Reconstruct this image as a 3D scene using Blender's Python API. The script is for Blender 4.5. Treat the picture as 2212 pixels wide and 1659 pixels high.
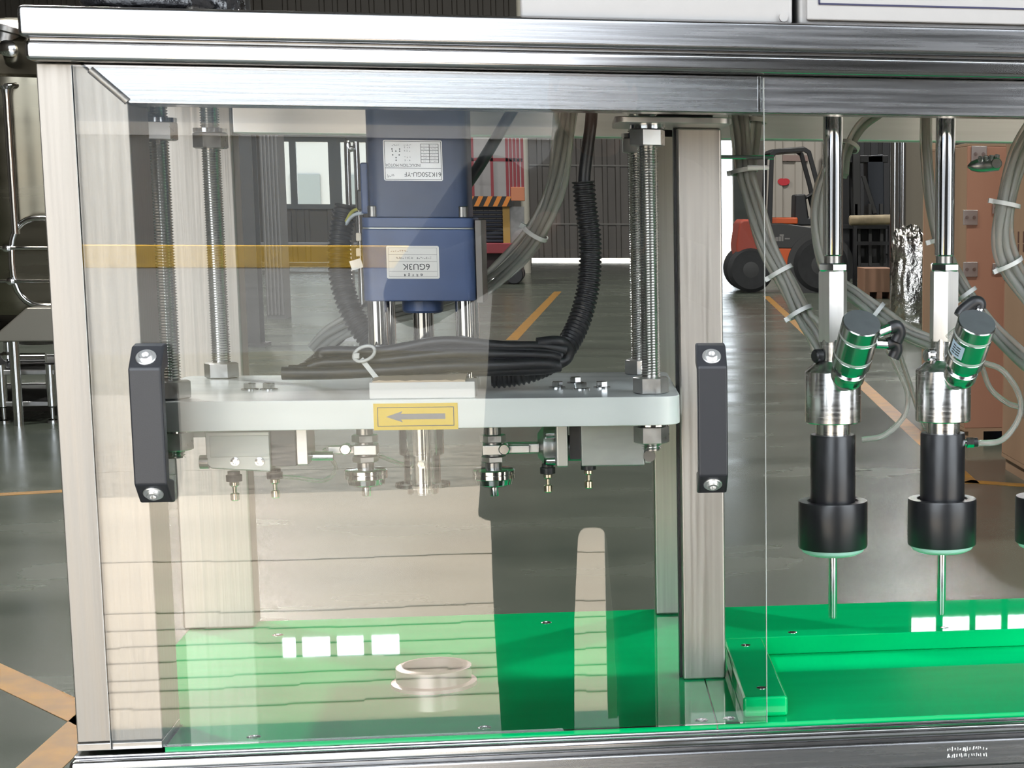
import bpy, bmesh, math, random
from mathutils import Vector, Matrix, noise
random.seed(7)
SC = bpy.context.scene
COL = SC.collection
for o in list(bpy.data.objects):
    bpy.data.objects.remove(o)
PI = math.pi

# ------------------------------------------------------------------ camera
F, PX, PY, YAW, PIT, ROL = 4000.34, 1946.11, 1051.56, .172042, .146570, .0057574
W_, H_ = 2212, 1659
CAM = Vector((0, -1.7, 1.325))
_f = Vector((math.sin(YAW)*math.cos(PIT), math.cos(YAW)*math.cos(PIT), -math.sin(PIT)))
_r = Vector((math.cos(YAW), -math.sin(YAW), 0)); _u = _r.cross(_f)
RIGHT = _r*math.cos(ROL)+_u*math.sin(ROL); UP = -_r*math.sin(ROL)+_u*math.cos(ROL); FWD = _f
cam = bpy.data.cameras.new('camera'); camo = bpy.data.objects.new('camera', cam); COL.objects.link(camo)
cam.sensor_fit = 'HORIZONTAL'; cam.sensor_width = 36; cam.lens = F*36/W_
cam.shift_x = (W_/2-PX)/W_; cam.shift_y = (PY-H_/2)/W_
cam.clip_start = .02; cam.clip_end = 500
camo.matrix_world = Matrix.Translation(CAM) @ Matrix((RIGHT, UP, -FWD)).transposed().to_4x4()
SC.camera = camo

# ------------------------------------------------------------------ world, sun, exposure
world = bpy.data.worlds.new('world'); SC.world = world; world.use_nodes = True
bg = world.node_tree.nodes['Background']
bg.inputs[0].default_value = (.86, .93, 1.0, 1); bg.inputs[1].default_value = 6.8
sun = bpy.data.lights.new('sun', 'SUN'); suno = bpy.data.objects.new('sun', sun); COL.objects.link(suno)
sun.energy = 29; sun.angle = .01; sun.color = (1, .95, .86)
suno.rotation_euler = Vector((-.42, 0.0, -.9)).to_track_quat('-Z', 'Y').to_euler()
suno.location = (20, -10, 40)
SC.view_settings.view_transform = 'Standard'; SC.view_settings.look = 'None'
SC.view_settings.gamma = 1; SC.view_settings.use_curve_mapping = False
SC.view_settings.exposure = 0.0
SC.cycles.use_denoising = True
SC.cycles.max_bounces = 8; SC.cycles.transparent_max_bounces = 24
SC.cycles.glossy_bounces = 5; SC.cycles.diffuse_bounces = 3; SC.cycles.transmission_bounces = 8
SC.cycles.sample_clamp_indirect = 8
SC.cycles.caustics_reflective = False; SC.cycles.caustics_refractive = False

# photograph pixel -> point of the place (used once, to read real positions off the photograph)
def _ray(x, y):
    return RIGHT*((x-PX)/F) - UP*((y-PY)/F) + FWD
def P(x, y, Y):
    d = _ray(x, y); return CAM + d*((Y-CAM.y)/d.y)
def PZ(x, y, Z):
    d = _ray(x, y); return CAM + d*((Z-CAM.z)/d.z)

# ------------------------------------------------------------------ materials
MATS = {}
def mat(name, col, rough=.5, metal=0, var=0, vscale=(8, 8, 8), bump=0, bscale=None, rvar=0, spec=.5, detail=4, col2=None, coat=0):
    if name in MATS: return MATS[name]
    m = bpy.data.materials.new(name); m.use_nodes = True; nt = m.node_tree; b = nt.nodes['Principled BSDF']
    b.inputs['Base Color'].default_value = (*col, 1); b.inputs['Roughness'].default_value = rough
    b.inputs['Metallic'].default_value = metal; b.inputs['Specular IOR Level'].default_value = spec
    b.inputs['Coat Weight'].default_value = coat
    if var or rvar or bump:
        tc = nt.nodes.new('ShaderNodeTexCoord'); mp = nt.nodes.new('ShaderNodeMapping'); n = nt.nodes.new('ShaderNodeTexNoise')
        mp.inputs['Scale'].default_value = vscale; n.inputs['Scale'].default_value = 1; n.inputs['Detail'].default_value = detail
        nt.links.new(tc.outputs['Object'], mp.inputs[0]); nt.links.new(mp.outputs[0], n.inputs['Vector'])
        if var:
            r = nt.nodes.new('ShaderNodeValToRGB'); c2 = col2 or tuple(max(0, c*(1-var)) for c in col)
            r.color_ramp.elements[0].position = .3; r.color_ramp.elements[1].position = .7
            r.color_ramp.elements[0].color = (*c2, 1); r.color_ramp.elements[1].color = (*col, 1)
            nt.links.new(n.outputs['Fac'], r.inputs[0]); nt.links.new(r.outputs[0], b.inputs['Base Color'])
        if rvar:
            mr = nt.nodes.new('ShaderNodeMapRange'); mr.inputs[1].default_value = .3; mr.inputs[2].default_value = .7
            mr.inputs[3].default_value = max(.02, rough-rvar); mr.inputs[4].default_value = rough+rvar
            nt.links.new(n.outputs['Fac'], mr.inputs[0]); nt.links.new(mr.outputs[0], b.inputs['Roughness'])
        if bump:
            n2 = n
            if bscale:
                mp2 = nt.nodes.new('ShaderNodeMapping'); mp2.inputs['Scale'].default_value = bscale
                n2 = nt.nodes.new('ShaderNodeTexNoise'); n2.inputs['Scale'].default_value = 1; n2.inputs['Detail'].default_value = 3
                nt.links.new(tc.outputs['Object'], mp2.inputs[0]); nt.links.new(mp2.outputs[0], n2.inputs['Vector'])
            bp = nt.nodes.new('ShaderNodeBump'); bp.inputs['Strength'].default_value = bump; bp.inputs['Distance'].default_value = .01
            nt.links.new(n2.outputs['Fac'], bp.inputs['Height']); nt.links.new(bp.outputs[0], b.inputs['Normal'])
    MATS[name] = m
    return m
def emit(name, col, s):
    m = bpy.data.materials.new(name); m.use_nodes = True; b = m.node_tree.nodes['Principled BSDF']
    b.inputs['Base Color'].default_value = (*col, 1)
    b.inputs['Emission Color'].default_value = (*col, 1); b.inputs['Emission Strength'].default_value = s
    return m
def clear(name, tint, ior=1.49, rough=.0, milk=0):
    m = bpy.data.materials.new(name); m.use_nodes = True; nt = m.node_tree
    nt.nodes.remove(nt.nodes['Principled BSDF']); out = nt.nodes['Material Output']
    tr = nt.nodes.new('ShaderNodeBsdfTransparent'); tr.inputs[0].default_value = (*tint, 1)
    gl = nt.nodes.new('ShaderNodeBsdfGlossy'); gl.inputs['Roughness'].default_value = rough; gl.inputs[0].default_value = (1, 1, 1, 1)
    fr = nt.nodes.new('ShaderNodeFresnel'); fr.inputs[0].default_value = ior
    mx = nt.nodes.new('ShaderNodeMixShader')
    nt.links.new(fr.outputs[0], mx.inputs[0]); nt.links.new(tr.outputs[0], mx.inputs[1]); nt.links.new(gl.outputs[0], mx.inputs[2])
    last = mx
    if milk:
        df = nt.nodes.new('ShaderNodeBsdfDiffuse'); df.inputs[0].default_value = (.8, .8, .76, 1)
        m2 = nt.nodes.new('ShaderNodeMixShader'); m2.inputs[0].default_value = milk
        nt.links.new(mx.outputs[0], m2.inputs[1]); nt.links.new(df.outputs[0], m2.inputs[2]); last = m2
    nt.links.new(last.outputs[0], out.inputs[0])
    return m

STEEL_H = mat('brushed_steel_horizontal', (.38, .38, .39), .26, 1, var=.07, vscale=(6, 60, 260), rvar=.05, bump=.015)
STEEL_V = mat('brushed_steel_vertical', (.36, .335, .305), .50, 1, var=.16, vscale=(260, 260, 5), rvar=.08, bump=.05)
STEEL_RAIL = mat('polished_steel_rail', (.58, .575, .58), .17, 1, var=.12, vscale=(4, 80, 160), rvar=.06)
STEEL = mat('turned_steel', (.62, .61, .60), .22, 1, var=.1, vscale=(40, 40, 400), rvar=.06)
STEEL_SATIN = mat('satin_steel', (.58, .57, .56), .36, 1, var=.15, vscale=(30, 30, 30), rvar=.08)
CHROME = mat('chrome', (.74, .75, .77), .05, 1)
CHROME2 = mat('bright_steel', (.66, .66, .66), .12, 1, var=.08, vscale=(50, 50, 50))
DARKSTEEL = mat('dark_fastener_steel', (.36, .35, .34), .3, 1, var=.2, vscale=(60, 60, 60))
BLACK = mat('black_anodised', (.012, .012, .014), .33, 0, var=.3, vscale=(40, 40, 40), rvar=.05)
BLACKP = mat('black_plastic', (.014, .014, .016), .38)
HANDLE = mat('handle_black_plastic', (.022, .023, .027), .42, bump=.05, vscale=(900, 900, 900))
CABLE = mat('black_cable_rubber', (.013, .013, .015), .42, bump=.1, vscale=(60, 60, 60))
GREEN = mat('green_polyethylene', (.0, .455, .135), .016, 0, var=.10, vscale=(5, 30, 30))
WHITEPL = mat('white_nylon_plate', (.82, .87, .84), .22, 0, var=.06, vscale=(4, 20, 60), rvar=.05)
WHITEP = mat('white_plastic', (.78, .78, .76), .4)
MINT = mat('mint_silicone', (.42, .66, .60), .4)
BLUE = mat('motor_blue_paint', (.060, .100, .225), .38, 0, var=.25, vscale=(20, 20, 20), rvar=.05)
BLUED = mat('motor_dark_blue_paint', (.050, .078, .16), .42, 0, var=.3, vscale=(14, 14, 14))
YELLOW = mat('sticker_yellow', (.80, .55, .0), .35)
INK = mat('black_ink', (.03, .03, .035), .5)
INKGREY = mat('grey_ink', (.16, .16, .17), .5)
INKFADE = mat('faded_brown_ink', (.3, .2, .16), .5)
PAPER = mat('label_paper', (.74, .73, .70), .45)
ALULABEL = mat('aluminium_label', (.60, .60, .60), .38, .6, var=.12, vscale=(30, 30, 6))
ALU = mat('anodised_aluminium', (.40, .42, .40), .35, .55, var=.12, vscale=(40, 40, 120))
ENDCAP = mat('grey_end_cap', (.105, .115, .12), .5, .4, var=.15, vscale=(80, 80, 80))
BRASS = mat('nickel_brass', (.62, .55, .44), .22, 1)
def hoseglass(name, ior, milk):
    m = bpy.data.materials.new(name); m.use_nodes = True; nt = m.node_tree
    nt.nodes.remove(nt.nodes['Principled BSDF']); out = nt.nodes['Material Output']
    g = nt.nodes.new('ShaderNodeBsdfGlass'); g.inputs['IOR'].default_value = ior; g.inputs['Roughness'].default_value = .03; g.inputs[0].default_value = (.97, .97, .95, 1)
    d = nt.nodes.new('ShaderNodeBsdfTranslucent'); d.inputs[0].default_value = (.85, .85, .81, 1)
    e = nt.nodes.new('ShaderNodeBsdfDiffuse'); e.inputs[0].default_value = (.85, .85, .81, 1)
    a = nt.nodes.new('ShaderNodeMixShader'); a.inputs[0].default_value = .5; b = nt.nodes.new('ShaderNodeMixShader'); b.inputs[0].default_value = milk
    nt.links.new(d.outputs[0], a.inputs[1]); nt.links.new(e.outputs[0], a.inputs[2])
    t = nt.nodes.new('ShaderNodeBsdfTransparent'); t.inputs[0].default_value = (.97, .97, .95, 1)
    c = nt.nodes.new('ShaderNodeMixShader'); c.inputs[0].default_value = .4
    nt.links.new(g.outputs[0], c.inputs[1]); nt.links.new(t.outputs[0], c.inputs[2])
    nt.links.new(c.outputs[0], b.inputs[1]); nt.links.new(a.outputs[0], b.inputs[2]); nt.links.new(b.outputs[0], out.inputs[0])
    return m
TUBE = hoseglass('clear_hose', 1.45, .24)
TUBEB = hoseglass('clear_hose_bundle', 1.42, .33)
PANE = clear('acrylic_pane', (.975, .98, .978), 1.50, 0)
CLEARP = clear('clear_plastic_part', (.92, .93, .92), 1.45, .03, .04)
TIE = mat('nylon_tie', (.62, .63, .61), .35)
CABW = mat('cabinet_grey_paint', (.40, .385, .375), .4, 0, var=.03, vscale=(60, 60, 60), bump=.02)

# ------------------------------------------------------------------ mesh builder
class MB:
    def __init__(s): s.v = []; s.f = []
    def add(s, vs, fs):
        k = len(s.v); s.v += [Vector(p) for p in vs]; s.f += [tuple(i+k for i in f) for f in fs]; return s
    def box(s, x0, x1, y0, y1, z0, z1):
        return s.add([(x0, y0, z0), (x1, y0, z0), (x1, y1, z0), (x0, y1, z0), (x0, y0, z1), (x1, y0, z1), (x1, y1, z1), (x0, y1, z1)],
                     [(0, 3, 2, 1), (4, 5, 6, 7), (0, 1, 5, 4), (1, 2, 6, 5), (2, 3, 7, 6), (3, 0, 4, 7)])
    def obox(s, c, ax, ay, az, sx, sy, sz):
        c, ax, ay, az = Vector(c), Vector(ax).normalized(), Vector(ay).normalized(), Vector(az).normalized()
        vs = [c+ax*(i*sx/2)+ay*(j*sy/2)+az*(k*sz/2) for k in (-1, 1) for i, j in ((-1, -1), (1, -1), (1, 1), (-1, 1))]
        return s.add(vs, [(0, 3, 2, 1), (4, 5, 6, 7), (0, 1, 5, 4), (1, 2, 6, 5), (2, 3, 7, 6), (3, 0, 4, 7)])
    def prism(s, poly, f0, f1):
        n = len(poly); vs = [f0(p) for p in poly]+[f1(p) for p in poly]
        return s.add(vs, [tuple(range(n-1, -1, -1)), tuple(range(n, 2*n))]+[(i, (i+1) % n, n+(i+1) % n, n+i) for i in range(n)])
    def lathe(s, prof, o, ax=(0, 0, 1), n=32, ref=None, a0=0):
        o = Vector(o); ax = Vector(ax).normalized()
        r = Vector(ref) if ref else (Vector((1, 0, 0)) if abs(ax.x) < .9 else Vector((0, 1, 0)))
        u = (r-ax*r.dot(ax)).normalized(); w = ax.cross(u)
        vs = []; fs = []
        for (rad, h) in prof:
            for i in range(n):
                a = a0+2*PI*i/n; vs.append(o+ax*h+(u*math.cos(a)+w*math.sin(a))*rad)
        for k in range(len(prof)-1):
            for i in range(n):
                j = (i+1) % n; fs.append((k*n+i, k*n+j, (k+1)*n+j, (k+1)*n+i))
        if prof[0][0] > 1e-6: fs.append(tuple(range(n-1, -1, -1)))
        if prof[-1][0] > 1e-6: fs.append(tuple((len(prof)-1)*n+i for i in range(n)))
        return s.add(vs, fs)
    def cyl(s, p0, p1, r, r1=None, n=24, a0=0, ref=None, ch=0):
        p0, p1 = Vector(p0), Vector(p1); L = (p1-p0).length; r1 = r if r1 is None else r1
        pr = [(r, 0), (r1, L)] if not ch else [(r-ch, 0), (r, ch), (r1, L-ch), (r1-ch, L)]
        return s.lathe(pr, p0, p1-p0, n, ref, a0)
    def sweep(s, pts, rad, n=10, caps=True):
        pts = [Vector(p) for p in pts]; m = len(pts)
        if not callable(rad): r_ = rad; rad = lambda t: r_
        T = [((pts[min(i+1, m-1)]-pts[max(i-1, 0)]).normalized()) for i in range(m)]
        u = T[0].orthogonal().normalized(); vs = []; fs = []
        for i in range(m):
            u = (u-T[i]*u.dot(T[i])).normalized(); w = T[i].cross(u); r = rad(i)
            for k in range(n):
                a = 2*PI*k/n; vs.append(pts[i]+(u*math.cos(a)+w*math.sin(a))*r)
        for i in range(m-1):
            for k in range(n):
                j = (k+1) % n; fs.append((i*n+k, i*n+j, (i+1)*n+j, (i+1)*n+k))
        if caps: fs += [tuple(range(n-1, -1, -1)), tuple((m-1)*n+k for k in range(n))]
        return s.add(vs, fs)
    def build(s, name, m, parent=None, smooth=True, bevel=0, ang=35, seg=2):
        off = wl(parent)
        me = bpy.data.meshes.new(name); me.from_pydata([tuple(v-off) for v in s.v], [], s.f)
        bm = bmesh.new(); bm.from_mesh(me); bmesh.ops.recalc_face_normals(bm, faces=bm.faces); bm.to_mesh(me); bm.free()
        me.materials.append(m)
        if smooth:
            me.polygons.foreach_set('use_smooth', [True]*len(me.polygons)); me.set_sharp_from_angle(angle=math.radians(ang))
        o = bpy.data.objects.new(name, me); COL.objects.link(o)
        if parent: o.parent = parent
        WL[o.name] = off
        if bevel:
            b = o.modifiers.new('bevel', 'BEVEL'); b.width = bevel; b.segments = seg; b.limit_method = 'ANGLE'; b.angle_limit = math.radians(40)
            b.harden_normals = True
        return o
WL = {}
def wl(o): return WL.get(o.name, Vector((0, 0, 0))) if o else Vector((0, 0, 0))
def tag(o, label, cat, group=None, kind=None):
    if label: o['label'] = label
    if cat: o['category'] = cat
    if group: o['group'] = group
    if kind: o['kind'] = kind
    return o
def thing(name, loc, label, cat, group=None):
    o = bpy.data.objects.new(name, None); COL.objects.link(o); o.location = loc; o.empty_display_size = .05
    WL[o.name] = Vector(loc); return tag(o, label, cat, group)
def struct(o): o['kind'] = 'structure'; return o
def solo(mb, name, m, label, cat, group=None, origin=None, **k):
    """a thing that is one mesh, with its origin at its base"""
    if origin is None:
        xs = [v.x for v in mb.v]; ys = [v.y for v in mb.v]; zs = [v.z for v in mb.v]
        origin = Vector(((min(xs)+max(xs))/2, (min(ys)+max(ys))/2, min(zs)))
    off = Vector(origin); mb.v = [v-off for v in mb.v]
    o = mb.build(name, m, None, **k); o.location = off; WL[o.name] = off
    return tag(o, label, cat, group)
def spline(pts, n=12):
    """Catmull-Rom through pts"""
    p = [Vector(q) for q in pts]; p = [p[0]*2-p[1]]+p+[p[-1]*2-p[-2]]; out = []
    for i in range(1, len(p)-2):
        for k in range(n):
            t = k/n; a, b, c, d = p[i-1], p[i], p[i+1], p[i+2]
            out.append(.5*((2*b)+(c-a)*t+(2*a-5*b+4*c-d)*t*t+(3*b-a-3*c+d)*t**3))
    out.append(p[-2]); return out
def resample(pts, step):
    out = [pts[0]]; acc = 0
    for a, b in zip(pts, pts[1:]):
        L = (b-a).length
        if L < 1e-9: continue
        t = step-acc
        while t <= L:
            out.append(a+(b-a)*(t/L)); t += step
        acc = L-(t-step)
    return out
def text(s, size, c, xa, ya, m, parent, name='lettering', align='CENTER', sx=1):
    cu = bpy.data.curves.new(name, 'FONT'); cu.body = s; cu.size = size; cu.align_x = align; cu.align_y = 'CENTER'; cu.extrude = .00008
    cu.fill_mode = 'BOTH'
    xa = Vector(xa); ya = Vector(ya); za = xa.cross(ya)
    tmp = bpy.data.objects.new('tmp', cu); COL.objects.link(tmp); bpy.context.view_layer.update()
    me = bpy.data.meshes.new_from_object(tmp.evaluated_get(bpy.context.evaluated_depsgraph_get()))
    bpy.data.objects.remove(tmp); bpy.data.curves.remove(cu)
    M = Matrix((xa*sx, ya, za)).transposed().to_4x4(); M.translation = Vector(c)-wl(parent)
    me.transform(M); me.materials.clear(); me.materials.append(m); me.name = name
    o = bpy.data.objects.new(name, me); COL.objects.link(o); o.parent = parent; WL[o.name] = wl(parent)
    return o
X, Y_, Z = Vector((1, 0, 0)), Vector((0, 1, 0)), Vector((0, 0, 1))
def hexa(mb, p0, p1, af, a0=0, ch=.0012):
    """hexagon nut / bar between two points, af = across flats"""
    return mb.cyl(p0, p1, af/math.sqrt(3), n=6, a0=a0, ch=0)
def hexnut(mb, p0, h, af, a0=PI/6, ax=Z):
    R = af/math.sqrt(3); c = R*.13
    return mb.lathe([(R-c, 0), (R, c*.55), (R, h-c*.55), (R-c, h)], p0, ax, 6, None, a0)
def rbox(w, d, r, n=5):
    """rounded rectangle outline, centred"""
    out = []
    for cx, cy, a in ((w/2-r, d/2-r, 0), (-w/2+r, d/2-r, PI/2), (-w/2+r, -d/2+r, PI), (w/2-r, -d/2+r, 1.5*PI)):
        for k in range(n+1):
            t = a+PI/2*k/n; out.append((cx+r*math.cos(t), cy+r*math.sin(t)))
    return out

# ================================================================== THE HALL
YB, YF, XL, XR, HT = 47.5, -3.2, -16, 18, 12.5
FLOORM = mat('green_epoxy_floor', (.078, .088, .067), .25, 0, var=.55, vscale=(.8, 1.5, 1), rvar=.05, detail=6, col2=(.050, .062, .048), bump=.02, bscale=(2.0, 6.0, 1))
WALLM = mat('grey_steel_sheet', (.105, .095, .082), .5, .1, var=.15, vscale=(.5, .5, .1))
DOORM = mat('grey_door_sheet', (.17, .155, .14), .45, .1, var=.2, vscale=(3, 3, .3))
ROOFM = mat('roof_sheet', (.18, .18, .17), .6)
LINE = mat('worn_orange_floor_paint', (.32, .15, .008), .45, var=.6, vscale=(9, 9, 3), col2=(.19, .10, .025), detail=8)
CONC = mat('sunlit_concrete', (.50, .42, .335), .85, var=.4, vscale=(.35, 1.2, 1), detail=10, col2=(.37, .315, .255))
GRAVEL = mat('brown_gravel', (.28, .24, .195), .9, var=.6, vscale=(9, 9, 9), detail=6, col2=(.12, .10, .08))
ROAD = mat('grey_road', (.11, .105, .10), .85, var=.35, vscale=(.2, .5, 1), detail=8, col2=(.075, .072, .068))
DIRT = mat('dark_verge', (.10, .085, .05), .9, var=.6, vscale=(3, 3, 3), detail=8, col2=(.05, .047, .033))
struct(MB().box(XL-.3, XR+.3, YF, YB+.1, -.3, 0).build('floor', FLOORM))
def wav(y0, y1, m_, n_, top=-.004):
    mb = MB(); k = 60
    for i in range(k):
        a, b = -30+i, -29+i; f = lambda x, y: y+.18*math.sin(x*1.7+y)+.1*math.sin(x*4.1)
        vs = [(a, f(a, y0), top), (b, f(b, y0), top), (b, f(b, y1), top), (a, f(a, y1), top)]
        mb.add(vs+[(v[0], v[1], -.3) for v in vs], [(0, 1, 2, 3), (7, 6, 5, 4), (0, 4, 5, 1), (2, 6, 7, 3)])
    return struct(mb.build(n_, m_, smooth=False))
struct(MB().box(-30, 30, -7.6, YF-.002, -.3, -.004).build('ground_apron', CONC))
wav(-9.3, -7.4, GRAVEL, 'ground_gravel', -.0035); wav(-12.6, -9.2, mat('worn_concrete', (.23, .205, .17), .85, var=.3, vscale=(.3, 1, 1)), 'ground_strip', -.004); wav(-16.5, -12.5, DIRT, 'ground_verge', -.0035)
struct(MB().box(-70, 70, -75, -16.3, -.3, -.005).build('ground_road', ROAD))
struct(MB().box(-70, 70, YB+.102, 120, -.3, -.004).build('ground_behind', CONC))
struct(MB().box(XL-.3, XR+.3, YF, YB+.3, HT, HT+.2).build('ceiling', ROOFM))
def corr(x0, x1, z0, z1, y, per=.32, d=.035):
    """a corrugated sheet facing -Y with trapezoid ribs"""
    mb = MB(); xs = []; x = x0
    while x < x1-1e-6:
        for fx, fy in ((0, 0), (.55, 0), (.62, d), (.93, d)):
            q = x+fx*per
            if q < x1: xs.append((q, y-fy))
        x += per
    xs.append((x1, y))
    k = len(xs); vs = [(a, b, z0) for a, b in xs]+[(a, b, z1) for a, b in xs]+[(x0, y+.1, z0), (x1, y+.1, z0), (x1, y+.1, z1), (x0, y+.1, z1)]
    fs = [(i, i+1, k+i+1, k+i) for i in range(k-1)]+[(2*k, 2*k+3, 2*k+2, 2*k+1), (0, k, 2*k+3, 2*k), (k-1, 2*k+1, 2*k+2, 2*k-1)]
    return mb.add(vs, fs)
# back wall: openings = (x0,x1,z0,z1)
wx0, wx1 = P(585, 400, YB).x, -3.2
wz0 = P(680, 441, YB).z; wz1 = 4.6
dx0, dx1, dx2 = P(1146, 450, YB).x, P(1557, 450, YB).x, P(1583, 450, YB).x
CL = []
for a, b in ((568, 598), (612, 675), (690, 750), (768, 830), (1975, 2030), (2045, 2105), (2118, 2176), (2190, 2250), (2262, 2322), (2334, 2394)):
    D_ = YB+1.7
    CL.append(((P(a, 450, YB).x), (P(b, 450, YB).x)))
# clerestory heights, where their mirror image in the glossy board falls
cz0, cz1 = 2*.847-1.325+(1354-456)/4000*D_, 2*.847-1.325+(1397-456)/4000*D_
def wallgrid(openings, x0, x1, z0, z1):
    xs = sorted({x0, x1, *[o[0] for o in openings], *[o[1] for o in openings]}); out = []
    for a, b in zip(xs, xs[1:]):
        cuts = sorted((o[2], o[3]) for o in openings if o[0] <= a+1e-6 and o[1] >= b-1e-6); z = z0
        for c0, c1 in cuts:
            if c0 > z+1e-6: out.append((a, b, z, c0))
            z = max(z, c1)
        if z < z1-1e-6: out.append((a, b, z, z1))
    return out
OPEN = [(wx0, wx1, wz0, wz1), (dx0, dx2, 0, 5.2)]+[(a, b, cz0, cz1) for a, b in CL]+[(a, b, cz0-1.05, cz0-.5) for a, b in CL]
mb = MB()
for a, b, c, d in wallgrid(OPEN, XL, XR, 0, HT):
    m_ = corr(a, b, c, d, YB); mb.add(m_.v, m_.f)
struct(mb.build('wall_back', WALLM, smooth=False))
struct(MB().box(XL-.2, XL, YF, YB, 0, HT).build('wall_left', WALLM))
struct(MB().box(XR, XR+.2, YF, YB, 0, HT).build('wall_right', WALLM))
# front wall with the wide open doorway (left of the sliding leaf)
mb = MB()
for a, b, c, d in wallgrid([(-3.6, 7.5, 0, 6.2)], XL, XR, 0, HT): mb.box(a, b, YF+.001, YF+.2, c, d)
struct(mb.build('wall_front', WALLM))
# back sliding door with gap beneath
bd = struct(corr(dx0, dx1, .13, 5.1, YB-.12, .33).build('door_1', DOORM, smooth=False))
for zz in (P(1300, 358, YB).z, P(1300, 484, YB).z):
    MB().box(dx0, dx1, YB-.175, YB-.16, zz-.02, zz+.02).build('rail', mat('rail_grey', (.25, .24, .22), .5), bd)
# left window in the back wall
wf = struct(MB().box(wx0, wx1, YB-.1, YB+.05, wz0-.12, wz0).build('window_1', mat('window_frame_grey', (.12, .14, .14), .5)))
WFM = MATS['window_frame_grey']
for px, w in ((635, .16), (725, .3), (800, .16), (880, .3)):
    c = P(px, 380, YB).x; MB().box(c-w/2, c+w/2, YB-.1, YB+.05, wz0, wz1).build('mullion', WFM, wf)
zt = P(680, 299, YB).z
MB().box(wx0, wx1, YB-.09, YB+.04, zt-.09, zt+.09).build('transom', WFM, wf)
GL = clear('window_glass', (.93, .96, .96), 1.4)
for a, b in ((wx0, P(635, 380, YB).x), (P(635, 380, YB).x, P(725, 380, YB).x), (P(725, 380, YB).x, P(800, 380, YB).x), (P(800, 380, YB).x, wx1)):
    MB().box(a, b, YB-.01, YB, wz0, wz1).build('pane', GL, wf)
# right of the gap: second door leaf
corrd = struct(corr(dx2, P(1660, 450, YB).x+.3, .1, 5.1, YB-.3, .9, .05).build('door_2', mat('dark_green_door', (.10, .115, .105), .5), smooth=False))
# inside left low wall band
# front sliding leaf, dark, seen mirrored in the acrylic door
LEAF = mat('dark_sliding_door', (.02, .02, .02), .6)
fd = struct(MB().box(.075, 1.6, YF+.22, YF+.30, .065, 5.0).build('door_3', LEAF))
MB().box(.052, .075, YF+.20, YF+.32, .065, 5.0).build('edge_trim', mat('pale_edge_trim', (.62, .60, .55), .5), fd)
# hall column (H section) and its twin on the right
def hbeam(x, y, w, m_, label):
    t = thing('steel_column', (x, y, 0), label, 'column')
    MB().box(x-w/2, x+w/2, y-.15, y-.13, 0, HT).build('flange', m_, t)
    MB().box(x-w/2, x+w/2, y+.13, y+.15, 0, HT).build('flange', m_, t)
    MB().box(x-.01, x+.01, y-.13, y+.13, 0, HT).build('web', m_, t)
    MB().box(x-w/2-.05, x+w/2+.05, y-.2, y+.2, 0, .03).build('base_plate', m_, t)
q = PZ(546, 747, 0)
hbeam(q.x, q.y, .19, mat('column_grey', (.10, .10, .10), .5), 'dark grey hall column left of the blue motor')
q = PZ(1138, 590, 0)
solo(MB().cyl((q.x, q.y, 0), (q.x, q.y, 7), .09, n=16), 'pipe_post', mat('cream_paint', (.42, .40, .34), .5), 'slim cream pipe post beside the red lift', 'post')
# painted floor lines
def strip(pts, w, name, label):
    mb = MB()
    for a, b in zip(pts, pts[1:]):
        d = (b-a); d.z = 0; n_ = Vector((-d.y, d.x, 0)).normalized()*w/2
        vs = [a-n_, b-n_, b+n_, a+n_]
        mb.add([Vector((v.x, v.y, .0015)) for v in vs]+[Vector((v.x, v.y, 0.0003)) for v in vs], [(0, 1, 2, 3), (7, 6, 5, 4), (0, 4, 5, 1), (1, 5, 6, 2), (2, 6, 7, 3), (3, 7, 4, 0)])
    o = solo(mb, name, LINE, label, 'floor line'); return o
g = lambda x, y: PZ(x, y, 0)
strip([g(1655, 640), g(2095, 1045)], .10, 'floor_line', 'long worn orange floor line running back towards the forklift')
strip([g(2088, 1040), g(2260, 1052)], .10, 'floor_line', 'short orange floor line crossing in front of the plywood crates')
strip([g(-60, 1432), g(230, 1568)], .11, 'floor_line', 'broad orange floor line left of the machine post')
strip([g(230, 1525), g(20, 1720)], .11, 'floor_line', 'orange floor line slanting away at the lower left corner')
strip([g(-80, 1073), g(190, 1058)], .09, 'floor_line', 'thin orange floor line crossing below the tank skid')
strip([g(1105, 735), g(1205, 630)], .12, 'floor_line', 'orange floor line seen between motor and right rod')
# unseen lamps added overhead to brighten the hall
def lamp(x, y, e, n):
    t = thing('added_hall_lamp', (x, y, HT-1.6), 'unseen ceiling lamp added to brighten the hall, %s' % n, 'lamp', 'added hall lamps')
    MB().lathe([(.32, 0), (.30, .05), (.12, .3), (.08, .45), (.0, .45)], (x, y, HT-1.6), Z, 20).build('added_lamp_hood', mat('added_lamp_shade', (.5, .5, .5), .4), t)
    MB().cyl((x, y, HT-1.15), (x, y, HT), .01, n=6).build('rod', DARKSTEEL, t)  # hanger of the added lamp
    MB().cyl((x, y, HT-1.62), (x, y, HT-1.6), .28, n=20).build('lens', emit('added_lamp_lens', (1, .98, .94), 6), t)
    l = bpy.data.lights.new('added_fill_light', 'AREA'); l.shape = 'DISK'; l.size = .6; l.energy = e; l.color = (1, .98, .94)
    lo = bpy.data.objects.new('added_fill_light', l); COL.objects.link(lo); lo.parent = t; lo.location = (0, 0, -.04)
for k, (x, y) in enumerate(((-6, 6), (6, 6), (-6, 18), (6, 18), (-6, 31), (6, 31))):
    lamp(x, y, 1100, ('front left', 'front right', 'middle left', 'middle right', 'rear left', 'rear right')[k])

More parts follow.
